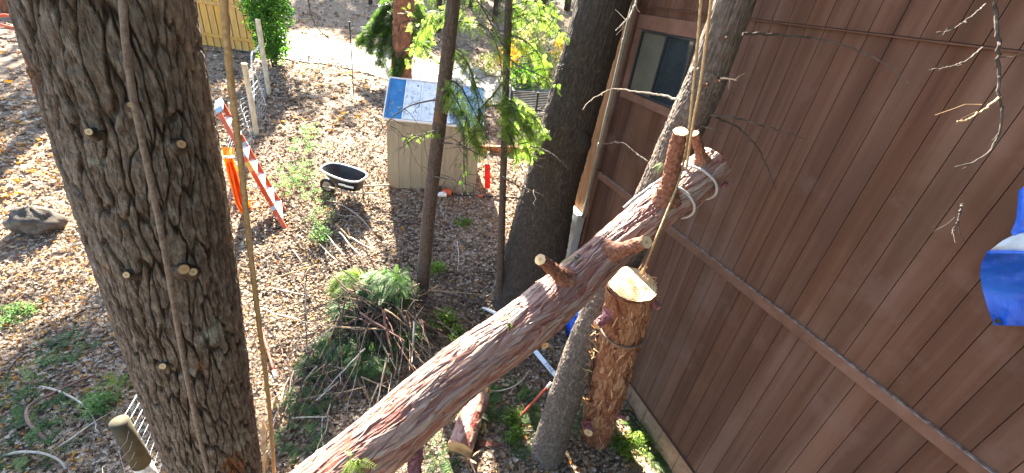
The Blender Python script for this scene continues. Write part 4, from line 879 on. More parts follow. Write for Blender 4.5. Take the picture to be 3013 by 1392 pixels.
for lst, ns, L, mt in (([(1490, 60, 5.4), (1560, 40, 5.2), (1620, 60, 5.2), (1660, 110, 5.3)], 22, .9, m_firb), ([(1490, 100, 5.4), (1545, 120, 5.2), (1590, 170, 5.3), (1610, 240, 5.4)], 20, .9, m_firb), ([(1488, 150, 5.4), (1440, 60, 5.2), (1410, 10, 5.1), (1370, -40, 5.0)], 8, .8, m_firb),
                       ([(1483, 300, 5.6), (1520, 330, 5.4), (1555, 370, 5.4), (1580, 430, 5.5)], 34, .9, m_firb), ([(1480, 340, 5.7), (1520, 380, 5.6), (1545, 420, 5.7), (1560, 470, 5.9)], 24, .9, m_firb), ([(1482, 290, 5.6), (1530, 310, 5.5), (1575, 350, 5.5), (1605, 395, 5.6)], 30, .9, m_firb), ([(1480, 370, 5.7), (1500, 400, 5.6), (1515, 440, 5.7), (1520, 480, 5.9)], 18, .8, m_firb), ([(1480, 240, 5.5), (1450, 280, 5.4), (1410, 330, 5.4), (1385, 420, 5.6)], 12, .8, m_firb),
                       ([(1478, 520, 6.1), (1520, 545, 6.0), (1560, 560, 6.0), (1600, 575, 6)], 0, 0, None), ([(1492, 20, 5.3), (1545, 5, 5.1), (1600, 10, 5.1), (1640, 30, 5.1)], 18, .9, m_firb), ([(1487, 160, 5.4), (1520, 190, 5.3), (1575, 215, 5.2), (1640, 250, 5.3)], 8, .8, m_firb)):
    tree_bough(thint, lst, ns, L, mt)

# ------------------------------------------------------------------ ivy-clad pine behind the shed and trees, shrubs farther back
def crown_clumps(parent, cl, name='shade_crown', mt=None):
    """cl: (centre, radius, n) big leaf clumps; returns the joined crown"""
    mats = []
    for c, R_, n_ in cl:
        for k in range(n_):
            v = rng.normal(size=3); v /= np.linalg.norm(v); p = np.asarray(c) + v * R_ * rng.random() ** .45 * np.array([1, 1, .6]); mats.append(mat4(p, rng.normal(size=3), rng.normal(size=3), rng.uniform(.7, 1.3)))
    V, Fq, r = scatter(T_big[0], mats); o = obj(name, V, Fq, mt or m_fir, parent, attrs={'rnd': r}); o['kind'] = 'stuff'; return o
ib = G(1180, 238); ivy = thing('pine_tree', ib, 'orange barked pine with green sprays hanging down its left side behind the shed', 'tree')
hi = np.hypot(*ib[:2]); IP = px_trunk([(1188, -60, 62, hi), (1188, 0, 60, hi), (1184, 120, 58, hi), (1180, 225, 62, hi)])[::-1]
il = [(ib[0], ib[1], ib[2] - .2, IP[0][3] * 1.2)] + IP; il.append((*(np.array(IP[-1][:3]) + [0, 0, 9.0]), .22))
IB = Bark(il, 90, 200, hf_pine(12, .5, .04, 8)); IB.build('trunk', m_ponder, ivy, (0, 1))
for lst, ns, mt in (([(1180, -20, 15), (1130, 20, 14.6), (1095, 90, 14.4), (1085, 150, 14.4)], 34, m_fir), ([(1180, 20, 15), (1150, 60, 14.6), (1125, 130, 14.5), (1118, 190, 14.5)], 34, m_fir), ([(1170, 60, 14.9), (1090, 80, 14.6), (1065, 110, 14.6), (1050, 130, 14.7)], 26, m_fir), ([(1185, -10, 14.8), (1180, 40, 14.5), (1165, 100, 14.5), (1160, 170, 14.5)], 34, m_fir),
                    ([(1190, 140, 14.7), (1180, 170, 14.5), (1165, 210, 14.6), (1160, 245, 14.8)], 26, m_fir), ([(1200, -20, 14.8), (1230, 20, 14.5), (1250, 80, 14.5), (1262, 140, 14.6)], 26, m_firb), ([(1200, 30, 14.8), (1215, 60, 14.6), (1228, 110, 14.6), (1236, 160, 14.7)], 18, m_firb)):
    tree_bough(ivy, lst, int(ns * 2.4), 1.9, mt, .03, 2)
def bush(name, label, base, h, rad, n, mt, tm=None, sc=1.0, cat='shrub', group=None, col=None, stems=6):
    t = thing(name, base, label, cat, group); mb = MB(); mats = []
    for k in range(stems):
        a = rng.random() * 6.283; tip = base + np.array([math.cos(a) * rad * .7, math.sin(a) * rad * .7, h * rng.uniform(.6, 1)]); P = limb(mb, base - [0, 0, .03], tip, .012 * h ** .5 * sc, .004, 5, .2, 6)
    mb.build('stem', m_twig, t)
    for k in range(n):
        v = rng.normal(size=3); v /= np.linalg.norm(v); q = rng.random() ** .4; p = base + np.array([v[0] * rad * q, v[1] * rad * q, h * .55 + v[2] * h * .48 * q]); p[2] = max(p[2], base[2] + .02)
        mats.append(mat4(p, v + rng.normal(size=3) * .5, np.array([0, 0, 1.0]), sc * rng.uniform(.7, 1.3)))
    V, Fq, r = scatter(tm or T_leaf[rng.integers(0, 3)], mats); o = obj('leaves', V, Fq, mt, t, attrs={'rnd': r}); o['kind'] = 'stuff'; return t
sb = G(812, 195); bush('laurel_bush', 'dense bright green bush at the right end of the golden board fence', sb, 3.6, .72, 420, m_shrub, sc=1.25)
bush('laurel_bush', 'low dark green bush spilling toward the road beside the fence end', G(810, 190), 1.2, .6, 110, m_shrub, sc=1.0)
for (px, py, h, rd_, n, mt, lab) in ((1560, 232, 2.3, .9, 190, m_pale_shrub, 'pale flowering shrub beside the road left of the thick dark trunk'), (1610, 258, 1.3, .7, 120, m_pale_shrub, 'small white green shrub at the foot of the thick trunk beyond the slats'), (1500, 240, 1.5, .45, 45, m_yellow_shrub, 'golden autumn shrub right behind the thinnest trunk'),
                                   (1650, 195, 1.2, .6, 80, m_yellow_shrub, 'yellow leaved sapling close to the thick trunk by the road'), (1430, 225, .8, .5, 36, m_pale_shrub, 'low pale shrub at the road edge between the slim trunks'), (1545, 268, .9, .8, 120, m_shrub, 'low green shrub right above the dark slatted screen')):
    bush('roadside_shrub', lab, G(px, py), h, rd_, n, mt, sc=1.1)
# conifers on the slope beyond the road
def far_tree(px, py, r, top, n, label, mt, lean_=0.0, z0=1.0, R_=1.6):
    b_ = G(px, py); t = thing('conifer_tree', b_, label, 'tree', None); tp = b_ + np.array([lean_, .3, top]); mb = MB(); mb.tube(spline([b_ - [0, 0, .2], (b_ + tp) / 2, tp], 12), np.linspace(r, r * .35, 12), 9); mb.build('trunk', m_bark_fir, t, smooth=True)
    mats = []; br = MB()
    for k in range(n):
        q = rng.uniform(z0 / top, .98); p = b_ + (tp - b_) * q; a = rng.random() * 6.283; L_ = R_ * (1.1 - q) * rng.uniform(.6, 1.1) + .3; d = np.array([math.cos(a), math.sin(a), -.25]); e_ = p + d * L_; br.tube([p, (p + e_) / 2 + [0, 0, .05], e_], [.025, .015, .006], 4)
        for j in range(6): mats.append(mat4(p + (e_ - p) * rng.uniform(.3, 1), d + rng.normal(size=3) * [.6, .6, .3] + [0, 0, -.5], np.array([0, 0, 1.0]), 2.0 * rng.uniform(.7, 1.3)))
    ob_ = br.build('branches', m_twig, t); ob_['kind'] = 'stuff'; V, Fq, r_ = scatter(T_fir, mats); o = obj('needles', V, Fq, mt, t, attrs={'rnd': r_}); o['kind'] = 'stuff'; return t
far_tree(1455, 60, .16, 9, 60, 'background conifer between the two slim trunks beyond the road', m_fir, R_=2.4)
far_tree(1290, 95, .14, 8, 60, 'background conifer just left of the brown slim trunk beyond the road', m_firb, R_=2.0)
far_tree(1590, 70, .2, 11, 80, 'background conifer right of the thinnest trunk beyond the road', m_fir, R_=2.6)
far_tree(1668, 30, .22, 11, 70, 'background conifer half hidden by the thick dark trunk', m_fir, R_=2.4)
far_tree(1385, 20, .15, 9, 50, 'most distant conifer between the slim trunks at the top edge', m_fir, R_=2.2)
far_tree(1090, 12, .12, 7, 20, 'bare thin conifer on the purple slope left of the orange pine', m_fir, R_=1.0, z0=4)
branch_px('bent_sapling', 'thin bare sapling arching over the road in the distance', [(905, -40, 17), (912, 30, 17), (930, 75, 17.2), (965, 112, 17.5), (990, 125, 17.6)], m_twig, None, .03, .012, 6, cat='sapling', tw_len=1.0)
mp = G(1037, 205); o = MB().tube([mp, mp + [0, 0, 1.6]], .022, 6).build('marker_stake', m_black, None, mp); tag(o, 'thin dark stake standing at the near edge of the road', 'stake')

# ------------------------------------------------------------------ slatted screen, timber, red stake, pole saw
na, nb = G(1500, 345), G(1648, 352); ne = nb - na; nl_ = np.linalg.norm(ne); ne /= nl_; nn_ = np.cross(ne, [0, 0, 1.0]); nn_ /= np.linalg.norm(nn_); NA = np.array([ne, nn_, np.cross(ne, nn_)])
if NA[2][2] < 0: NA = np.array([ne, -nn_, -NA[2]])
scr = thing('slatted_screen', (na + nb) / 2, 'low dark screen of horizontal slats beyond the fir boughs', 'screen'); hh = 82 * depth(na) / F * .92
for k in range(16): MB().box((na + nb) / 2 + NA[2] * (hh * (k + .5) / 16), (nl_, .03, hh / 16 * .75), NA, .004).build('slat', m_slat, scr)
for q in (0, .5, 1): MB().box(na + (nb - na) * q + NA[2] * hh / 2 + NA[1] * .04, (.06, .05, hh), NA, .004).build('upright', m_slat, scr)
ta, tb = G(1408, 447), G(1568, 452); te = (tb - ta) / np.linalg.norm(tb - ta); tn = np.cross([0, 0, 1.0], te); tn /= np.linalg.norm(tn)
o = MB().box((ta + tb) / 2 + [0, 0, .09], (np.linalg.norm(tb - ta), .16, .2), [te, tn, np.cross(te, tn)], .015).build('timber_edging', m_timber, None, (ta + tb) / 2); tag(o, 'red brown landscape timber lying right of the shed', 'timber')
rs = G(1433, 560); rst = thing('red_stake', rs, 'bright red plastic marker on a pale stake right of the shed', 'marker')
MB().tube([rs, rs + [-.02, 0, .55], rs + [-.07, .05, .95]], [.02, .02, .03], 7).build('stake', m_white, rst)
MB().box(rs + [-.02, -.03, .37], (.13, .05, .62), [[.99, 0, .1], [0, 1, 0], [-.1, 0, .99]], .02).build('marker_sleeve', m_red, rst)
pa, pb_ = G(1312, 572, .05), G(1500, 581, .05); ps = thing('pole_saw', pa, 'orange and black pole saw lying on the leaves in front of the shed', 'tool')
pe = (pb_ - pa) / np.linalg.norm(pb_ - pa); pn = np.cross([0, 0, 1.0], pe); pn /= np.linalg.norm(pn); PA = np.array([pe, pn, np.cross(pe, pn)])
MB().tube([pa + pe * .1, pb_ + pe * .25], .02, 8).build('shaft', m_black, ps, smooth=True)
hd_ = MB(); hd_.box(pa + [0, 0, .06], (.26, .16, .14), PA, .04); hb = hd_.build('engine_housing', m_orange, ps)
MB().box(pa - pe * .08 + pn * -.09 + [0, 0, .04], (.2, .14, .12), PA, .04).build('fuel_tank', m_white, ps)
MB().box(pa - pe * .16 + [0, 0, .1], (.1, .18, .16), PA, .03).build('starter_cover', m_black, ps)
MB().tube([pa + pe * .75, pa + pe * .87], .03, 10).build('grip', m_orange, ps)

# ------------------------------------------------------------------ blue tarp bundle, hanging tarp
bb = G(1700, 985); bt = thing('tarp_bundle', bb, 'crumpled bright blue tarp bundle on the ground behind the log', 'tarp')
def lump(c, r, seed, nu=22, nv=14, amp=.25):
    V = []; Fc = []
    for i_ in range(nv + 1):
        for k in range(nu):
            ph = math.pi * i_ / nv; a = 2 * math.pi * k / nu; d = np.array([math.sin(ph) * math.cos(a), math.sin(ph) * math.sin(a), math.cos(ph)])
            f = 1 + amp * (2 * float(fbm(np.array([a * 1.5]), np.array([ph * 2.0]), seed, None)[0]) - 1); V.append(np.asarray(c) + d * f * np.asarray(r))
    for i_ in range(nv):
        for k in range(nu): j = (k + 1) % nu; Fc.append((i_ * nu + k, i_ * nu + nu + k, i_ * nu + nu + j, i_ * nu + j))
    return V, Fc
V, Fc = lump(bb + [0, 0, .3], (.24, .24, .34), 5, amp=.5); MB().add(V, Fc).build('bundle', m_tarp, bt)
V, Fc = lump(bb + [.04, .03, .68], (.14, .13, .09), 6, amp=.5); MB().add(V, Fc).build('lining', m_tarpw, bt)
tp_ = thing('hanging_tarp', Wl(2950, 960, .3), 'bright blue tarp flap hanging against the brown wall at the right edge', 'tarp')
def sheet(rows, off0, seed, nc=22, amp=.03):
    V = []; nr_ = len(rows)
    for i_, (l, r_, of) in enumerate(rows):
        for k in range(nc):
            q = k / (nc - 1); a = np.array([l[0] * (1 - q) + r_[0] * q]); b_ = np.array([l[1] * (1 - q) + r_[1] * q])
            V.append(Wl(a[0], b_[0], off0 + of + amp * (2 * float(fbm(np.array([q * 4 + i_ * .13]), np.array([i_ * .35]), seed)[0]) - 1)))
    return V, [(i_ * nc + k, i_ * nc + k + 1, i_ * nc + nc + k + 1, i_ * nc + nc + k) for i_ in range(nr_ - 1) for k in range(nc - 1)]
def interp_rows(rows, n):
    out = []
    for t in np.linspace(0, len(rows) - 1, n):
        i_ = min(int(t), len(rows) - 2); u_ = t - i_; a, b_ = rows[i_], rows[i_ + 1]; out.append((tuple(np.array(a[0]) * (1 - u_) + np.array(b_[0]) * u_), tuple(np.array(a[1]) * (1 - u_) + np.array(b_[1]) * u_), a[2] * (1 - u_) + b_[2] * u_))
    return out
low = interp_rows([((2906, 742), (3120, 752), .42), ((2890, 765), (3120, 775), .34), ((2883, 800), (3120, 810), .24), ((2890, 850), (3120, 850), .16), ((2905, 905), (3120, 905), .12), ((2925, 957), (3120, 962), .10)], 18)
V, Fc = sheet(low, 0, 3, amp=.055); nV = len(V); Vb = [v + WN * .006 for v in V]; MB().add(V + Vb, Fc + [tuple(i_ + nV for i_ in f[::-1]) for f in Fc]).build('lower_flap', m_tarp, tp_, smooth=True)
fold = interp_rows([((2985, 690), (3120, 600), .40), ((2950, 708), (3120, 660), .42), ((2925, 727), (3120, 700), .44), ((2908, 741), (3120, 744), .425)], 10)
V, Fc = sheet(fold, 0, 4, amp=.02); MB().add(V, Fc).build('silver_fold', m_tarpw, tp_, smooth=True)
upr = interp_rows([((2998, 560), (3120, 470), .38), ((2990, 650), (3120, 560), .40), ((2972, 685), (3120, 620), .41), ((2984, 694), (3120, 640), .42)], 8)
V, Fc = sheet(upr, 0.012, 7); MB().add(V, Fc).build('upper_flap', m_tarp, tp_, smooth=True)
eg = [Wl(x, y, o_) for x, y, o_ in ((2906, 744, .43), (2960, 742, .44), (3040, 746, .44), (3120, 750, .44))]; MB().tube(spline(eg, 14), .012, 6).build('hem', m_tarp, tp_, smooth=True)
for px, py, o_ in ((2935, 945, .118),): MB().tube([Wl(px, py, o_), Wl(px, py, o_ + .012)], .016, 10).build('grommet', m_black, tp_)

# ------------------------------------------------------------------ saw bars, red poles, split logs
ba, bb_ = G(1572, 1030, .28), G(1652, 1125, .22); be = (bb_ - ba) / np.linalg.norm(bb_ - ba); view = CAM - ba; view /= np.linalg.norm(view); bn = view - be * view.dot(be); bn /= np.linalg.norm(bn); bs = np.cross(bn, be)
saw = thing('chainsaw_bar', ba, 'pale steel chainsaw guide bar with black lettering beneath the log', 'saw'); bl_ = np.linalg.norm(bb_ - ba); bwid = .075
pts2 = []
for t in np.linspace(math.pi / 2, 3 * math.pi / 2, 9): pts2.append((.037 + .037 * math.cos(t), .037 * math.sin(t)))
pts2 += [(bl_, -.034), (bl_, .034)]; n_ = len(pts2)
V = [ba + be * x + bs * y + bn * z for z in (0, .006) for x, y in pts2]
mb_ = MB(); mb_.V.append(np.array(V)); mb_.n = len(V)
for k in range(1, n_ - 1): mb_.T.append([n_, n_ + k, n_ + k + 1]); mb_.T.append([0, k + 1, k])
for k in range(n_): j = (k + 1) % n_; mb_.Q.append([k, j, n_ + j, n_ + k])
mb_.build('bar', m_bar, saw)
mb2 = MB()
for k in range(26):
    for sg in (-1, 1): mb2.box(ba + be * (.04 + (bl_ - .05) * k / 25) + bs * sg * .04 + bn * .003, (.014, .009, .009), [be, bs, bn])
mb2.build('chain', m_black, saw)
fcu = bpy.data.curves.new('lettering', 'FONT'); fcu.body = 'STIHL'; fcu.size = .075; fcu.align_x = 'CENTER'; fcu.align_y = 'CENTER'; fcu.shear = .25; fcu.extrude = .0008
fo = bpy.data.objects.new('lettering_curve', fcu); COL.objects.link(fo); fme = bpy.data.meshes.new_from_object(fo.evaluated_get(bpy.context.evaluated_depsgraph_get())); bpy.data.objects.remove(fo); fme.materials.clear(); fme.materials.append(m_ink)
fo = bpy.data.objects.new('lettering', fme); COL.objects.link(fo); fo.parent = saw
mm = Matrix([[be[0], bs[0], bn[0], 0], [be[1], bs[1], bn[1], 0], [be[2], bs[2], bn[2], 0], [0, 0, 0, 1]]); cpos = be * bl_ * .56 + bn * .0075; mm.translation = Vector(cpos); fo.matrix_local = mm
ca, cb_ = G(1420, 905, .08), G(1458, 922, .06); o = MB().tube([ca, cb_], [.02, .035], 8).build('spare_bar_tip', m_bar, None, ca); tag(o, 'pale metal blade tip resting on the leaves at the foot of the thinnest trunk', 'blade')
def redpole(a, b_, label):
    t = thing('red_pole', a, label, 'pole'); v = b_ - a; MB().tube(spline([a, a + v * .45 + [0, 0, .012], a + v * .88], 10), .019, 8).build('shaft', m_redpole, t, smooth=True); MB().tube([a + v * .87, b_], .022, 8).build('white_tip', m_white, t, smooth=True)
redpole(G(1520, 1238, .05), G(1622, 1126, .62), 'red pole with pale tip leaning beside the leaning grey trunk')
redpole(G(768, 965, .05), G(811, 1112, .08), 'red pole with white end lying among twigs right of the hanging rope')
def half_log(a, b_, r, label, mt_b, em, yaw=0.0, full=False):
    t = thing('split_log', a, label, 'log'); v = b_ - a; P = [(*(a + v * q), r) for q in (0, .33, .66, 1)]; B = Bark(P, 90, 120, hf_fibre(16, .12, .006, 31)); B.build('bark', mt_b, t)
    for c, nv2 in ((a, -v), (b_, v)):
        nv2 = nv2 / np.linalg.norm(nv2); V, Fc = disc(c + nv2 * .003, nv2, r * 1.0, 30, .03, 8); ring = np.array([0] + [.5] * 30 + [1.] * 30); MB().add(V, Fc).build('cut_face', em, t, attrs={'ring': ring})
half_log(G(1352, 1322, .16), G(1408, 1165, .22), .165, 'short cut log with bark lying end on beneath the hanging log', m_bark_log, m_end2)
def chunk(name, a, b_, w_, h_, mt, label, cat, taper=.7):
    v = b_ - a; L_ = np.linalg.norm(v); v /= L_; s_ = np.cross(v, [0, 0, 1.0]); s_ /= np.linalg.norm(s_); u_ = np.cross(s_, v); P = []
    for q, f in ((0, 1), (.3, 1.05), (.7, .95), (1, taper)):
        for x, y in ((-1, -1), (1, -.8), (.7, 1), (-.8, .8)): P.append(a + v * L_ * q + s_ * x * w_ / 2 * f + u_ * y * h_ / 2 * f + rng.normal(size=3) * w_ * .05)
    Fc = [(0, 1, 2, 3), (12, 15, 14, 13)] + [(r * 4 + k, r * 4 + 4 + k, r * 4 + 4 + (k + 1) % 4, r * 4 + (k + 1) % 4) for r in range(3) for k in range(4)]
    o = MB().add(P, Fc).build(name, mt, None, a); return tag(o, label, cat)
chunk('split_wedge', G(1400, 1232, .1), G(1432, 1140, .34), .13, .1, m_split, 'long split wedge of fresh wood beside the short cut log', 'firewood')
chunk('split_wedge', G(1407, 1268, .05), G(1428, 1245, .1), .12, .05, m_split, 'small tan wood slab lying right of the short cut log', 'firewood', .5)
chunk('bark_slab', G(1408, 1305, .05), G(1468, 1310, .05), .1, .05, m_stub, 'dark red slab of bark lying on the ground below the red pole', 'bark')
o = shred(None, 'splinters', [G(1372, 1345, .15), G(1385, 1352, .12), G(1390, 1345, .15)], (.2, -.3, .1), 12, m_flake2, (.12, .22), .03); tag(o, 'burst of orange splinters at the lower end of the cut log', 'splinters'); o['kind'] = 'thing'
for a, b_, lab in (((808, 1200), (813, 1168), 'small upright tan wood chip right of the hanging rope'), ((776, 1330), (778, 1240), 'tall pale split stake by the lower end of the hanging rope'), ((776, 1392), (780, 1330), 'pale splintered stick at the bottom edge beside the hanging rope')):
    chunk('split_stick', G(*a, .05), G(*b_, .25), .07, .04, m_split, lab, 'stick', .4)

# ------------------------------------------------------------------ brush pile
GP = 'cut branches in the brush pile'; LBL = 'thin bare branch heaped criss-cross in the brush pile'
def stick(p0, p1, r0, r1, mt, label=LBL, group=GP, name='cut_branch', bend=.06, fork=2, cat='branch'):
    mb = MB(); P = limb(mb, p0, p1, r0, r1, 6, bend, 9); L_ = np.linalg.norm(np.asarray(p1) - p0)
    for k in range(fork):
        i_ = rng.integers(3, 8); d = (P[i_ + 1] - P[i_]) / np.linalg.norm(P[i_ + 1] - P[i_]) + rng.normal(size=3) * .5; d /= np.linalg.norm(d); limb(mb, P[i_], P[i_] + d * L_ * rng.uniform(.12, .3), r1, r1 * .4, 4, .2, 5)
    o = mb.build(name, mt, None, P[0]); return tag(o, label, cat, group)
def Z(zx, zy): return 700 + zx / 1.5025, 600 + zy / 1.5025
pc_ = G(1120, 955)
SL1 = iter(['tan crooked stick lying level across the front of the brush pile', 'broad tan peeled stick slanting down left of the brush pile front', 'tall grey stick standing at the left side of the brush pile', 'long dark stick running down to the lower left of the brush pile', 'grey stick hanging straight down in the middle of the pile front', 'thin dark stick beside the grey one in the pile front', 'reddish stick pointing down from under the heaped bough', 'dark stick running lower right beneath the heaped bough', 'outermost dark stick reaching right toward the log', 'tan stick with a cut end low in front of the pile', 'pale short stick on bare soil at the lower left of the pile', 'long pale stick entering the pile from far left', 'long dark stick splayed to the lower left corner of the pile', 'reddish branch lying level just under the heaped bough', 'dark branch crossing the middle of the pile front', 'curved dark branch between the heaped bough and the brown trunk', 'dark branch standing near the right end of the pile', 'stripped pale branch standing upright at the right of the pile', 'pale thin branch crossing the pile front toward lower left', 'pale bent twig at the lower middle of the pile', 'small pale twig right below the pile middle', 'short tan stick next to the small pale twig', 'pale thin twig low beside the hanging log', 'pale twig leaning across the left of the pile'])
for a, ha, b_, hb, r, mt in (((385, 535), .55, (690, 560), .5, .02, m_stick_tan), ((470, 450), .6, (360, 685), .25, .022, m_stick_tan), ((295, 360), .5, (312, 700), .2, .017, m_twig), ((312, 700), .3, (215, 1000), .05, .015, m_twig), ((430, 615), .5, (470, 895), .1, .016, m_twig), ((525, 560), .55, (530, 870), .15, .015, m_twig),
                             ((640, 470), .75, (685, 690), .4, .024, m_twig_red), ((700, 460), .75, (840, 700), .3, .022, m_twig), ((745, 470), .75, (905, 650), .2, .02, m_twig), ((655, 680), .45, (612, 885), .15, .018, m_stick_tan), ((240, 945), .1, (410, 940), .1, .014, m_twig_pale), ((100, 460), .1, (365, 545), .5, .016, m_twig_pale),
                             ((330, 640), .4, (200, 900), .1, .015, m_twig), ((540, 480), .7, (735, 605), .6, .022, m_twig_red), ((600, 560), .6, (700, 735), .4, .022, m_twig), ((760, 300), .9, (790, 500), .6, .022, m_twig), ((735, 610), .6, (705, 800), .3, .018, m_twig), ((780, 520), .7, (765, 720), .3, .022, m_twig_pale), ((560, 640), .5, (380, 830), .2, .014, m_twig_pale),
                             ((345, 870), .15, (445, 785), .3, .013, m_twig_pale), ((545, 765), .3, (690, 825), .2, .015, m_stick_tan), ((620, 800), .3, (580, 900), .1, .012, m_twig_pale), ((430, 540), .5, (270, 660), .2, .014, m_twig_pale)):
    stick(G(*Z(*a), ha), G(*Z(*b_), hb), r * .85, r * .4, mt, next(SL1, LBL), GP)
R_ = lambda x, y: (800 + x / 3.5, 560 + y / 3.5)
SL2 = iter(['tan cut stick, thickest of the parallel ones above the pile', 'pale stick second in the parallel row above the pile', 'pale stick third in the parallel row above the pile', 'pale stick leftmost in the parallel row above the pile', 'long pale stick touching the sunlit strip above the pile', 'short dark stick beside the yellow green seedling', 'dark stick starting at the ladder foot', 'short pale stick lying alone in sunlit leaves left of the pile', 'thin dark stick crossing the sunlit leaves left of the pile', 'long tan arched stick left of the heaped bough', 'dark thin stick far left among sunlit leaves', 'pale stick near the hanging rope left of the pile', 'dark curved twig under the left side of the heaped bough', 'pale stick at the upper right of the parallel row', 'short stubby tan stick above the pile', 'dark looping branch at the left shoulder of the pile', 'dark branch arching over the left of the heaped bough'])
for a, ha, b_, hb, r, mt in (((660, 350), .15, (800, 500), .2, .03, m_stick_tan), ((690, 430), .15, (930, 690), .3, .02, m_twig_pale), ((560, 450), .1, (740, 670), .2, .022, m_twig_pale), ((490, 560), .1, (680, 740), .25, .02, m_twig_pale), ((800, 480), .15, (1060, 620), .3, .02, m_twig_pale), ((420, 350), .1, (560, 500), .1, .018, m_twig),
                             ((200, 280), .08, (520, 560), .1, .018, m_twig), ((220, 620), .06, (300, 730), .08, .022, m_twig_pale), ((200, 440), .06, (530, 750), .2, .014, m_twig), ((0, 920), .1, (500, 760), .3, .016, m_stick_tan), ((30, 640), .06, (300, 1000), .15, .016, m_twig), ((0, 1000), .08, (400, 1090), .1, .015, m_twig_pale), ((300, 940), .1, (420, 1180), .05, .014, m_twig),
                             ((960, 480), .15, (1050, 600), .25, .02, m_twig_pale), ((780, 390), .1, (800, 460), .12, .03, m_stick_tan), ((360, 870), .4, (330, 1120), .1, .014, m_twig), ((580, 800), .5, (320, 900), .2, .014, m_twig)):
    stick(G(*R_(*a), ha), G(*R_(*b_), hb), r * .8, r * .4, mt, next(SL2, LBL), GP)
for k in range(190):
    a = rng.uniform(-2.9, .3) ; L_ = rng.uniform(.5, 1.25) * (1.45 if k % 4 == 0 else 1); c = pc_ + np.array([rng.normal() * .3, rng.normal() * .25, rng.uniform(.45, .85)]); d = np.array([math.cos(a), math.sin(a) * .8, 0]); e_ = c + d * L_; e_[2] = gz(e_[0], e_[1]) + rng.uniform(.08, .4)
    stick(c - d * .3, e_, rng.uniform(.006, .014), .003, [m_twig, m_twig, m_twig_red, m_twig, m_twig, m_stick_tan, m_twig][rng.integers(0, 7)], fork=2, bend=.12)
pc2 = G(985, 1090)
for k in range(90):
    a = rng.uniform(-2.9, -.6); c = pc2 + np.array([rng.normal() * .55, rng.normal() * .45, 0]); L_ = rng.uniform(.35, 1.1); e_ = c + np.array([math.cos(a), math.sin(a), 0]) * L_; c[2] = float(gz(c[0], c[1])) + rng.uniform(.05, .35); e_[2] = float(gz(e_[0], e_[1])) + rng.uniform(.03, .15)
    stick(c, e_, rng.uniform(.005, .012), .0025, [m_twig, m_twig, m_twig_red, m_twig_pale, m_stick_tan][rng.integers(0, 5)], label='loose cut twig sprawled over the ground before the brush pile', group='loose cut twigs before the brush pile', fork=2, bend=.14)
def mound(name, label, base, ctr, rad, n, L_, mt, dirv=None, group=None, cat='bough', tmpl=None, ns=1):
    t = thing(name, base, label, cat, group); mb = MB(); mats = []
    for k in range(5):
        a = rng.random() * 6.28; limb(mb, ctr + rng.normal(size=3) * np.array(rad) * .2, ctr + np.array([math.cos(a) * rad[0], math.sin(a) * rad[1], -.1]), .012, .004, 5, .15, 6)
    mb.build('branch', m_twig, t)
    for k in range(n):
        v = rng.normal(size=3); v[2] = abs(v[2]) * .9 - .25; v /= np.linalg.norm(v); p = ctr + v * np.array(rad) * rng.uniform(.55, 1); p[2] = max(p[2], float(gz(p[0], p[1])) + .03); d = v * [1, 1, .2] + rng.normal(size=3) * .35 + np.array([0, 0, -.35])
        if dirv is not None: d = d + np.asarray(dirv)
        mats.append(mat4(p, d, v + [0, 0, .6], L_ * rng.uniform(.7, 1.25)))
    V, Fq, r = scatter(tmpl or T_cedar, mats); o = obj('sprays', V, Fq, mt, t, attrs={'rnd': r}); o['kind'] = 'stuff'; return t
for px, py, h, rad, n, lab in ((1140, 845, .76, (.44, .36, .34), 420, 'big blue green cedar bough heaped on top of the brush pile'), (1055, 830, .6, (.42, .34, .22), 260, 'sunlit cedar bough on the upper left of the brush pile'), (1030, 900, .5, (.3, .25, .2), 90, 'small cedar bough at the left side of the heap'),
                               (1010, 1010, .3, (.36, .28, .16), 110, 'dark cedar bough beneath the twigs at the left foot of the brush pile'), (1085, 1050, .3, (.36, .28, .16), 110, 'cedar bough under the crossed sticks in the front of the brush pile'), (930, 1080, .12, (.25, .2, .1), 36, 'flattened cedar bough on the ground left of the brush pile'), (905, 1180, .08, (.3, .2, .08), 40, 'cedar bough lying near the lower end of the log left side'),
                               (1180, 980, .35, (.3, .25, .18), 70, 'cedar bough behind the right hand sticks of the brush pile'), (880, 1290, .06, (.3, .2, .06), 36, 'dark cedar bough flat on the soil right of the rope foot')):
    b_ = G(px, py, h * .8); gb = np.array([b_[0], b_[1], float(gz(b_[0], b_[1]))]); mound('cedar_bough', lab, gb, gb + [0, 0, h * .75], rad, int(n * 3.6), .42, m_firb if 'sunlit' in lab else m_cedar, dirv=(-.25, -.55, -.25) if h > .5 else None)  # the sunlit bough's brightness is put into a brighter needle colour
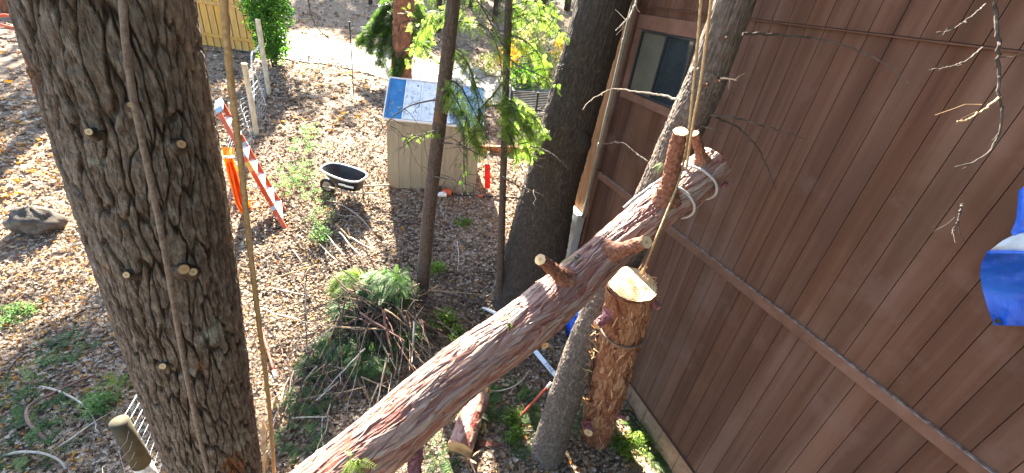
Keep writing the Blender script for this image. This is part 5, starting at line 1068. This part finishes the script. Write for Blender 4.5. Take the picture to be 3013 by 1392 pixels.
for px, py, rad, n, mt, lab in ((190, 1035, (.34, .24, .1), 110, m_cedar, 'green cedar bough lying in shade left of the big trunk'), (45, 1150, (.3, .25, .08), 70, m_cedar, 'dark cedar bough at the left edge of the picture'), (140, 1230, (.3, .2, .08), 60, m_cedar, 'cedar bough beside the curved pale root lower left'), (70, 1340, (.4, .2, .08), 80, m_cedar, 'cedar bough in the bottom left corner'),
                                (325, 1160, (.22, .2, .1), 60, m_firb, 'bright green sprig patch left of the pale post'), (1505, 1190, (.4, .3, .1), 110, m_cedar, 'dark cedar bough on the ground under the log by the red pole'), (1440, 1120, (.3, .2, .1), 60, m_cedar, 'pale lit cedar bough just below the log'), (1545, 1290, (.25, .3, .1), 80, m_cedar, 'cedar bough left of the leaning trunk base'),
                                (1690, 1215, (.2, .3, .08), 50, m_cedar, 'dark sprigs between leaning trunk and stump'), (1868, 1240, (.12, .25, .08), 60, m_cedar, 'cedar bough at the wall base right of the stump'), (1915, 1335, (.12, .25, .06), 50, m_cedar, 'cedar bough at the wall base in the bottom of the picture'), (1300, 1340, (.22, .2, .08), 50, m_cedar, 'cedar sprigs left of the short cut log'), (1400, 1248, (.12, .1, .06), 16, m_fir, 'little green sprig hanging over the short cut log')):
    b_ = G(px, py); h = .22 if 'sprig hanging' in lab else .04; mound('cedar_bough', lab, b_, b_ + [0, 0, h], rad, int(n * 1.6), .55, mt)
for px, py, dd_, n, lab in ((1695, 735, 2.9, 5, 'tiny green cedar sprig on the log left of the long stub'), (1490, 925, 2.75, 5, 'tiny green sprig lying on the middle of the log'), (1030, 1368, 2.4, 14, 'bright green cedar sprig at the lower end of the log'), (1945, 478, 3.0, 8, 'green sprig growing on the leaning trunk beside the tall stub')):
    p = on_trunk(LBk if px == 1945 else LG, px, py)[0]; mound('green_sprig', lab, p, p, (.04, .04, .03), n, .28, m_firb, cat='sprig')

# ------------------------------------------------------------------ seedlings, rock, roots on the ground
for px, py, h, rd_, n, lab in ((905, 450, .5, .35, 60, 'leafy seedling clump left of the wheelbarrow behind its tub'), (880, 520, .45, .4, 70, 'pale leafy seedling clump in front of the wheelbarrow wheel'), (940, 585, .35, .3, 40, 'leafy seedling directly under the wheelbarrow wheel'), (850, 560, .4, .35, 50, 'leafy seedling clump right of the stepladder'), (945, 655, .4, .25, 36, 'yellow green seedling above the brush pile'), (945, 715, .35, .22, 30, 'green seedling at the upper left of the brush pile'),
                           (920, 400, .4, .25, 30, 'thin seedling farther up the slope behind the wheelbarrow'), (1300, 960, .3, .25, 60, 'bright green maple seedling right of the brush pile'), (1345, 1005, .25, .2, 40, 'bright green seedling touching the upper edge of the log'), (1285, 805, .2, .22, 30, 'small green seedling right of the brown slim trunk'), (1365, 660, .1, .2, 24, 'flat green sprig on the shaded leaves between the slim trunks'),
                           (1500, 1245, .2, .14, 24, 'lime green seedling below the red pole'), (1512, 1295, .2, .14, 24, 'lime green seedling left of the leaning trunk base'), (1830, 1330, .22, .2, 50, 'yellow green seedling in sun at the foot of the stump'), (40, 945, .2, .3, 50, 'sunlit green weeds in the leaves at the left edge'), (1870, 1310, .15, .2, 30, 'small sunlit weeds between stump and wall'), (300, 1215, .25, .2, 40, 'bright green weeds next to the pale post')):
    up_ = px < 1000 and py < 700
    bush('seedling', lab, G(px, py), h * (.8 if up_ else 1), rd_ * (1.5 if up_ else 1), int(n * (1.1 if up_ else 1)), m_seedling if px < 1250 else m_firb, tm=T_leaf[0], sc=.36 if up_ else .5, cat='seedling', stems=4)
rb0 = G(118, 672); V, Fc = lump(rb0 + [0, 0, .16], (.42, .32, .27), 12, 30, 18, .35); o = MB().add(V, Fc).build('boulder', m_rock, None, rb0, smooth=True); tag(o, 'grey boulder half buried in sunlit leaves at the left edge', 'rock')
for lst, r0, mt, lab in (([(150, 1310), (110, 1270), (80, 1235), (85, 1195), (150, 1160), (260, 1110), (370, 1075)], .022, m_twig_red, 'curved red brown branch on the ground in the lower left'), ([(110, 1135), (170, 1150), (230, 1180), (270, 1220), (290, 1280)], .016, m_twig_pale, 'pale arched twig left of the post top'), ([(0, 1345), (60, 1330), (130, 1335), (180, 1360), (200, 1400)], .018, m_twig_pale, 'pale arched twig in the bottom left corner'),
                         ([(0, 1140), (40, 1070), (90, 1030), (160, 1005), (240, 1010)], .01, m_twig, 'thin grey arched twig at the left edge'), ([(150, 1330), (210, 1290), (280, 1240), (350, 1200)], .012, m_twig_pale, 'long pale twig running toward the big trunk'), ([(1395, 1145), (1470, 1150), (1530, 1125), (1560, 1085)], .012, m_twig_pale, 'pale arched twig on dark greenery under the log'),
                         ([(960, 590), (1000, 600), (1060, 640), (1110, 700)], .016, m_twig_pale, 'forked pale branch lying in front of the wheelbarrow'), ([(1100, 650), (1170, 655), (1240, 660)], .02, m_twig, 'straight dark branch on the shaded leaves left of the slim trunk'), ([(1300, 860), (1380, 880), (1440, 900)], .018, m_twig, 'dark branch on the ground right of the brown slim trunk'), ([(1540, 1370), (1590, 1362), (1640, 1350)], .02, m_twig, 'broken grey branch with pale torn end at the bottom edge'),
                         ([(1345, 710), (1350, 760), (1345, 800)], .01, m_twig_pale, 'thin pale twig standing in the shaded leaves'), ([(1480, 800), (1350, 800), (1290, 790)], .008, m_twig, 'thin grey twig lying across the shaded leaves'), ([(820, 575), (900, 640), (960, 690), (1010, 740)], .014, m_twig, 'long grey branch running from the ladder foot to the brush pile')):
    P = spline([G(*q, .02 + .10 * math.sin(math.pi * k / (len(lst) - 1))) for k, q in enumerate(lst)], 24); mb = MB(); mb.tube(P, np.linspace(r0, r0 * .5, 24), 6); limb(mb, P[14], P[14] + rng.normal(size=3) * [.2, .2, .05], r0 * .5, .003, 4, .2, 5); o = mb.build('fallen_branch', mt, None, P[0], smooth=True); tag(o, lab, 'branch')
hp = [G(-60, 75, .1), G(10, 45, .3), G(60, 62, .2), G(75, 85, .1), G(30, 80, .25), G(-60, 55, .3)]; o = MB().tube(spline(hp, 40), .05, 7).build('orange_hose', m_orange, None, hp[2], smooth=True); tag(o, 'orange hose loops on the slope at the upper left edge', 'hose')
wa_ = G(20, 38); o = MB().box(wa_ + [-2.5, 1.0, .75], (6.0, .25, 1.6), bev=.03).build('garden_wall', m_tanwall, None, wa_); tag(o, 'low tan wall in the top left corner behind the big trunk', 'wall')
fp_ = G(98, 195); fl = thing('marker_flag', fp_, 'small orange yellow marker flag left of the big trunk', 'flag'); MB().tube([fp_, fp_ + [0, 0, .75]], .012, 5).build('stick', m_twig, fl); MB().box(fp_ + [-.05, 0, .5], (.16, .02, .5), bev=.005).build('flag', m_cloth, fl)

# ------------------------------------------------------------------ leaf litter, twigs and debris
def tpl_fallen(seed, lobes=5):
    r = np.random.default_rng(seed); n = 10; V = [(0, 0, .012)]
    for k in range(n):
        a = 2 * math.pi * k / n; q = (1.0 if k % 2 == 0 else .52) * r.uniform(.8, 1.15); V.append((.5 * q * math.cos(a), .42 * q * math.sin(a), .10 * r.normal() + .10 * q * q))
    return np.array(V), np.array([(0, 1 + k, 1 + (k + 1) % n) for k in range(n)])
T_fall = [tpl_fallen(k) for k in range(5)]
def litter(n, rmin, rmax, smin, smax, seed, excl=True):
    r = np.random.default_rng(seed); az = r.uniform(math.radians(-80), math.radians(30), n); rad = rmin * (rmax / rmin) ** r.random(n); x = rad * np.sin(az); y = rad * np.cos(az)
    wl_ = x * WN[0] + y * WN[1]; s_ = x * WD[0] + y * WD[1]; keep = ~((wl_ > WALL - .02) & (s_ < 6.4))
    q = np.stack([x, y], 1) - mid[:2]; u_ = q @ e[:2]; v_ = q @ dd[:2]; keep &= ~((abs(u_) < Wd / 2) & (v_ > 0) & (v_ < LD))
    rl_ = np.interp(x, lo[:, 0], lo[:, 1]); ru = np.interp(x, up[:, 0], up[:, 1]); keep &= ~((y > rl_ + .5) & (y < ru - .2) & (r.random(n) > .03))
    dens = fbm(x * .9, y * .9, 77); keep &= r.random(n) < np.clip(1.9 * dens - .05, 0, 1)
    return x[keep], y[keep], r
parts = []
for tI, (n, a, b_, s0, s1) in enumerate([(34000, 2.6, 9, .03, .085), (34000, 2.6, 10, .03, .08), (44000, 5, 18, .05, .11), (44000, 5, 18, .05, .11), (26000, 12, 46, .1, .22)]):
    x, y, r = litter(n, a, b_, s0, s1, 100 + tI); m = len(x); z = gz(x, y) + .05 * (fbm(x * .5, y * .5, 3) - .5) + r.uniform(.004, .05, m)
    yaw = r.uniform(0, 6.283, m); tx, ty2 = r.normal(size=m) * .24, r.normal(size=m) * .24; s_ = r.uniform(s0, s1, m); cz, sz = np.cos(yaw), np.sin(yaw)
    Rm = np.zeros((m, 4, 4)); xx_ = np.stack([cz, sz, tx], 1); xx_ /= np.linalg.norm(xx_, axis=1)[:, None]; zz_ = np.stack([-tx * cz + ty2 * sz, -tx * sz - ty2 * cz, np.ones(m)], 1); yy_ = np.cross(zz_, xx_); yy_ /= np.linalg.norm(yy_, axis=1)[:, None]; zz_ = np.cross(xx_, yy_)
    for c, v in enumerate((xx_, yy_, zz_)): Rm[:, :3, c] = v * s_[:, None]
    Rm[:, :3, 3] = np.stack([x, y, z], 1); Rm[:, 3, 3] = 1
    lf = np.clip((-x - 4.2) / 2.0, 0, 1) * (y < 9); rd_ = np.clip(r.normal(.44, .24, m) + .2 * lf + .5 * (fbm(x * .7, y * .7, 55) - .5), 0, 1); rd_ = np.where(r.random(m) < .05 + .06 * lf, r.uniform(.88, 1, m), rd_); parts.append(scatter(T_fall[tI], Rm, rd_, .06))
V, Fq, rn = fuse(parts); o = obj('leaf_litter', V, Fq, m_leaf, attrs={'rnd': rn}); tag(o, 'fallen tan and brown leaves covering the slope', None, None, 'stuff')
mb = MB(); 
for k in range(2200):
    az = rng.uniform(math.radians(-70), math.radians(22)); rad = 2.8 * (14 / 2.8) ** rng.random(); p = np.array([rad * math.sin(az), rad * math.cos(az), 0])
    if p.dot(WN) > WALL - .1: continue
    p[2] = gz(p[0], p[1]) + rng.uniform(.02, .06); a = rng.random() * 6.28; L_ = rng.uniform(.12, .55); q = p + np.array([math.cos(a) * L_, math.sin(a) * L_, 0]); q[2] = gz(q[0], q[1]) + rng.uniform(.02, .07); c = (p + q) / 2 + rng.normal(size=3) * .03; mb.tube([p, c, q], [.0045, .004, .002], 3, False)
o = mb.build('twig_litter', m_twig); tag(o, 'loose twigs scattered through the leaf litter', None, None, 'stuff')

SHADE = [  # (px, py on the ground that lies in shade, clump radius, leaf clusters)
    (1180, 640, .8, 22), (1300, 640, .8, 22), (1200, 720, .8, 22), (1320, 740, .8, 22), (1250, 830, .8, 22), (1360, 850, .8, 20), (1140, 700, .6, 14), (970, 615, .45, 8),
    (1000, 1060, .6, 14), (1120, 1080, .7, 20), (1240, 1040, .6, 18), (950, 1180, .6, 16), (1080, 1200, .7, 20), (1200, 1160, .7, 20), (900, 1300, .6, 16), (1040, 1330, .7, 20), (1380, 960, .6, 16), (1450, 1050, .6, 16), (1440, 1190, .5, 14), (1560, 1180, .5, 12), (1390, 1340, .5, 14), (1600, 1300, .5, 10), (1680, 1320, .5, 10),
    (120, 1010, .8, 22), (40, 1150, .8, 22), (170, 1150, .8, 22), (250, 1000, .8, 22), (100, 1290, .9, 22), (250, 1290, .8, 20), (300, 1120, .7, 18), (330, 1350, .7, 18), (200, 900, .5, 12),
    (100, 130, 1.8, 50), (30, 260, 1.6, 50), (150, 300, 1.5, 45), (60, 400, 1.3, 40), (180, 430, 1.2, 36), (120, 220, 1.6, 50),
    (820, 330, .9, 12), (930, 290, .9, 14), (1030, 340, .9, 14), (900, 230, .9, 8), (1050, 440, .6, 10), (680, 230, 1.1, 14), (700, 330, .8, 8),
    (830, 60, 3.2, 110), (950, 60, 3.2, 110), (1060, 70, 3.0, 90), (900, 20, 4.5, 130), (1030, 10, 4.5, 130), (1160, 60, 3.5, 90), (1280, 100, 3.2, 80), (1400, 110, 3.2, 70), (1520, 100, 4.0, 80), (1640, 130, 4.0, 90), (1350, 30, 5, 110), (1560, 20, 6, 110),
]

# ------------------------------------------------------------------ unseen leaf clumps added along sun rays to shade chosen spots, hung on tall trees
tall = [(ivy, np.array([ib[0], ib[1], ib[2] + 12.0]))]
for (x, y, r, lab) in ((-16.5, 20.5, .32, 'unseen tall pine added behind the golden fence to carry shade clumps'), (-20.5, 17.0, .3, 'unseen tall pine added on the left slope to carry shade clumps')):
    b_ = np.array([x, y, float(gz(x, y))]); t = thing('shade_pine', b_, lab, 'tree'); MB().tube(spline([b_ - [0, 0, .3], b_ + [.1, 0, 8], b_ + [0, .2, 18]], 14), np.linspace(r, r * .4, 14), 10).build('trunk', m_ponder, t, smooth=True); tall.append((t, b_ + [0, 0, 13]))
SH = []
def shade(px, py, R_, n, h=13.0, up=0.0):
    g_ = G(px, py, up); SH.append((g_ + SUN * (h / SUN[2]), R_, n))
for a in SHADE: shade(a[0], a[1], a[2], max(1, int(a[3] * (.45 if a[3] < 23 else .3 if a[3] < 60 else .7))), 13 if a[3] < 60 else 20)
for px, py, R_ in ((1120, 1260, .2), (1200, 1180, .22), (1250, 1160, .2), (1400, 1040, .2), (1450, 990, .2), (1420, 960, .15), (1590, 880, .15), (1620, 900, .15), (1650, 840, .12)):
    c, r_ = log_pt(px, py); SH.append((c + SUN * (12 / SUN[2]), R_, 1))
LIT = [(LPt, r_) for LPt, r_ in [(log_pt(x, y)[0], q) for x, y, q in ((890, 1420, .25), (960, 1350, .25), (1030, 1290, .2), (1310, 1030, .2), (1340, 990, .2), (1490, 870, .18), (1700, 750, .3), (1780, 690, .3), (1850, 640, .3), (1930, 590, .3))]]
LIT += [(topc + [.08, 0, 0], .22), (topc - [.12, 0, 0], .12)] + [(on_trunk(LBk, x, y)[0], .25) for x, y in ((1960, 320), (1905, 450), (1700, 960), (1640, 1090), (1600, 1190))] + [(sp_px(x, y), .22) for x, y in ((1880, 930), (1850, 1040), (1820, 1120))]
LIT += [(G(x, y, .3), q) for x, y, q in ((1000, 690, .4), (960, 760, .3))] + [(G(1050, 810, .6), .3), (G(1120, 800, .8), .25), (G(900, 900, .1), .3)]
LIT += [(G(x, y), q) for x, y, q in ((60, 540, 1.2), (150, 600, 1.2), (200, 720, .9), (90, 850, .8), (50, 760, .9), (700, 450, .8), (720, 560, .8), (800, 480, .9), (820, 600, .8), (760, 700, .6), (780, 800, .5), (880, 460, .8), (960, 450, .7), (1030, 560, .4), (1092, 610, .25), (1095, 690, .25), (1440, 590, .3), (1452, 670, .3), (1470, 740, .3), (1290, 1240, .15), (1292, 1340, .15), (1480, 1300, .15), (1830, 1340, .25), (1690, 960, .15), (900, 140, 1.6), (1050, 180, 1.6), (1300, 220, 1.6), (1450, 240, 1.5))]
LIT += [(Dp(x, y, d_), q) for x, y, d_, q in ((1380, 400, 5.5, .5), (1540, 380, 5.5, .6), (1300, 60, 5.2, .6), (1560, 120, 5.3, .7), (1620, 60, 5.2, .6), (800, 60, 15.5, 1.2), (1250, 60, 14.6, 1.0), (1250, 310, 10.3, .4), (1350, 320, 10.3, .4), (670, 500, 8, .6), (760, 520, 8.2, .8), (1560, 230, 13.5, 1.2))]
def is_lit(p):
    return any(np.linalg.norm((p - a) - SUN * (p - a).dot(SUN)) < q + (.42 if q < 1.1 else 0) for a, q in LIT)
groups = {}
for c, R_, n_ in SH:
    j = int(np.argmin([np.linalg.norm((c - p)[:2]) for _, p in tall])); groups.setdefault(j, []).append((c, R_, n_))
for j, cl in groups.items():
    t, p0 = tall[j]; mb = MB(); mats = []
    for c, R_, n_ in cl:
        limb(mb, [p0[0], p0[1], c[2] - .4], c, .035, .01, 4, .05, 6)
        for k in range(n_):
            v = rng.normal(size=3); v /= np.linalg.norm(v); p = c + v * R_ * rng.random() ** .45 * np.array([1, 1, .6])
            if not is_lit(p): mats.append(mat4(p, rng.normal(size=3), rng.normal(size=3), rng.uniform(.6, 1.2)))
    mb.build('limbs', m_bark_fir, t); V, Fq, r = scatter(T_big[0], mats); o = obj('shade_crown', V, Fq, m_fir, t, attrs={'rnd': r}); o['kind'] = 'stuff'

# unseen crowns added high on the near trees, placed to darken the house side
for t, cl in ((lean, [((2.2, 2.6, 11.5), 1.8, 26), ((3.4, .6, 12.5), 2.0, 26), ((1.6, 0.2, 13.5), 1.8, 20)]), (thick, [((1.5, 5.6, 15), 2.4, 40), ((3.0, 4.4, 14), 2.4, 34), ((.4, 4.0, 16), 2.0, 20)]), (pine, [((.6, -1.6, 11), 2.2, 34), ((2.4, -3.2, 10.5), 2.6, 40), ((-1.5, -3.4, 11.5), 2.4, 30), ((3.8, -1.8, 11.5), 2.4, 34), ((1.2, -5.5, 10), 2.6, 30)])):
    mb = MB(); o0 = org(t)
    for c, R_, n_ in cl: limb(mb, [o0[0] + (.35 if t is lean else .0) , o0[1] + .2, c[2] - 1.5], c, .07, .02, 5, .05, 6)
    mb.build('limbs', m_bark_fir, t); crown_clumps(t, cl)

# unseen conifers added behind the camera to block sky light from the house side
for (x, y, top, lab) in ((3.6, -4.6, 17, 'unseen dense conifer added behind the viewpoint beside the house'), (1.2, -7.5, 18, 'unseen dense conifer added straight behind the viewpoint'), (4.6, -9.5, 18, 'farthest unseen conifer added behind the viewpoint')):
    b_ = np.array([x, y, 0.0]); t = thing('conifer_tree', b_, lab, 'tree'); MB().tube(spline([b_ - [0, 0, .2], b_ + [0, 0, top * .5], b_ + [0, 0, top]], 10), np.linspace(.28, .08, 10), 9).build('trunk', m_bark_fir, t, smooth=True)
    crown_clumps(t, [((x, y, z), 1.9 * (1.15 - z / (top * 1.2)) + .4, 30) for z in np.linspace(2.5, top - .5, 8)])
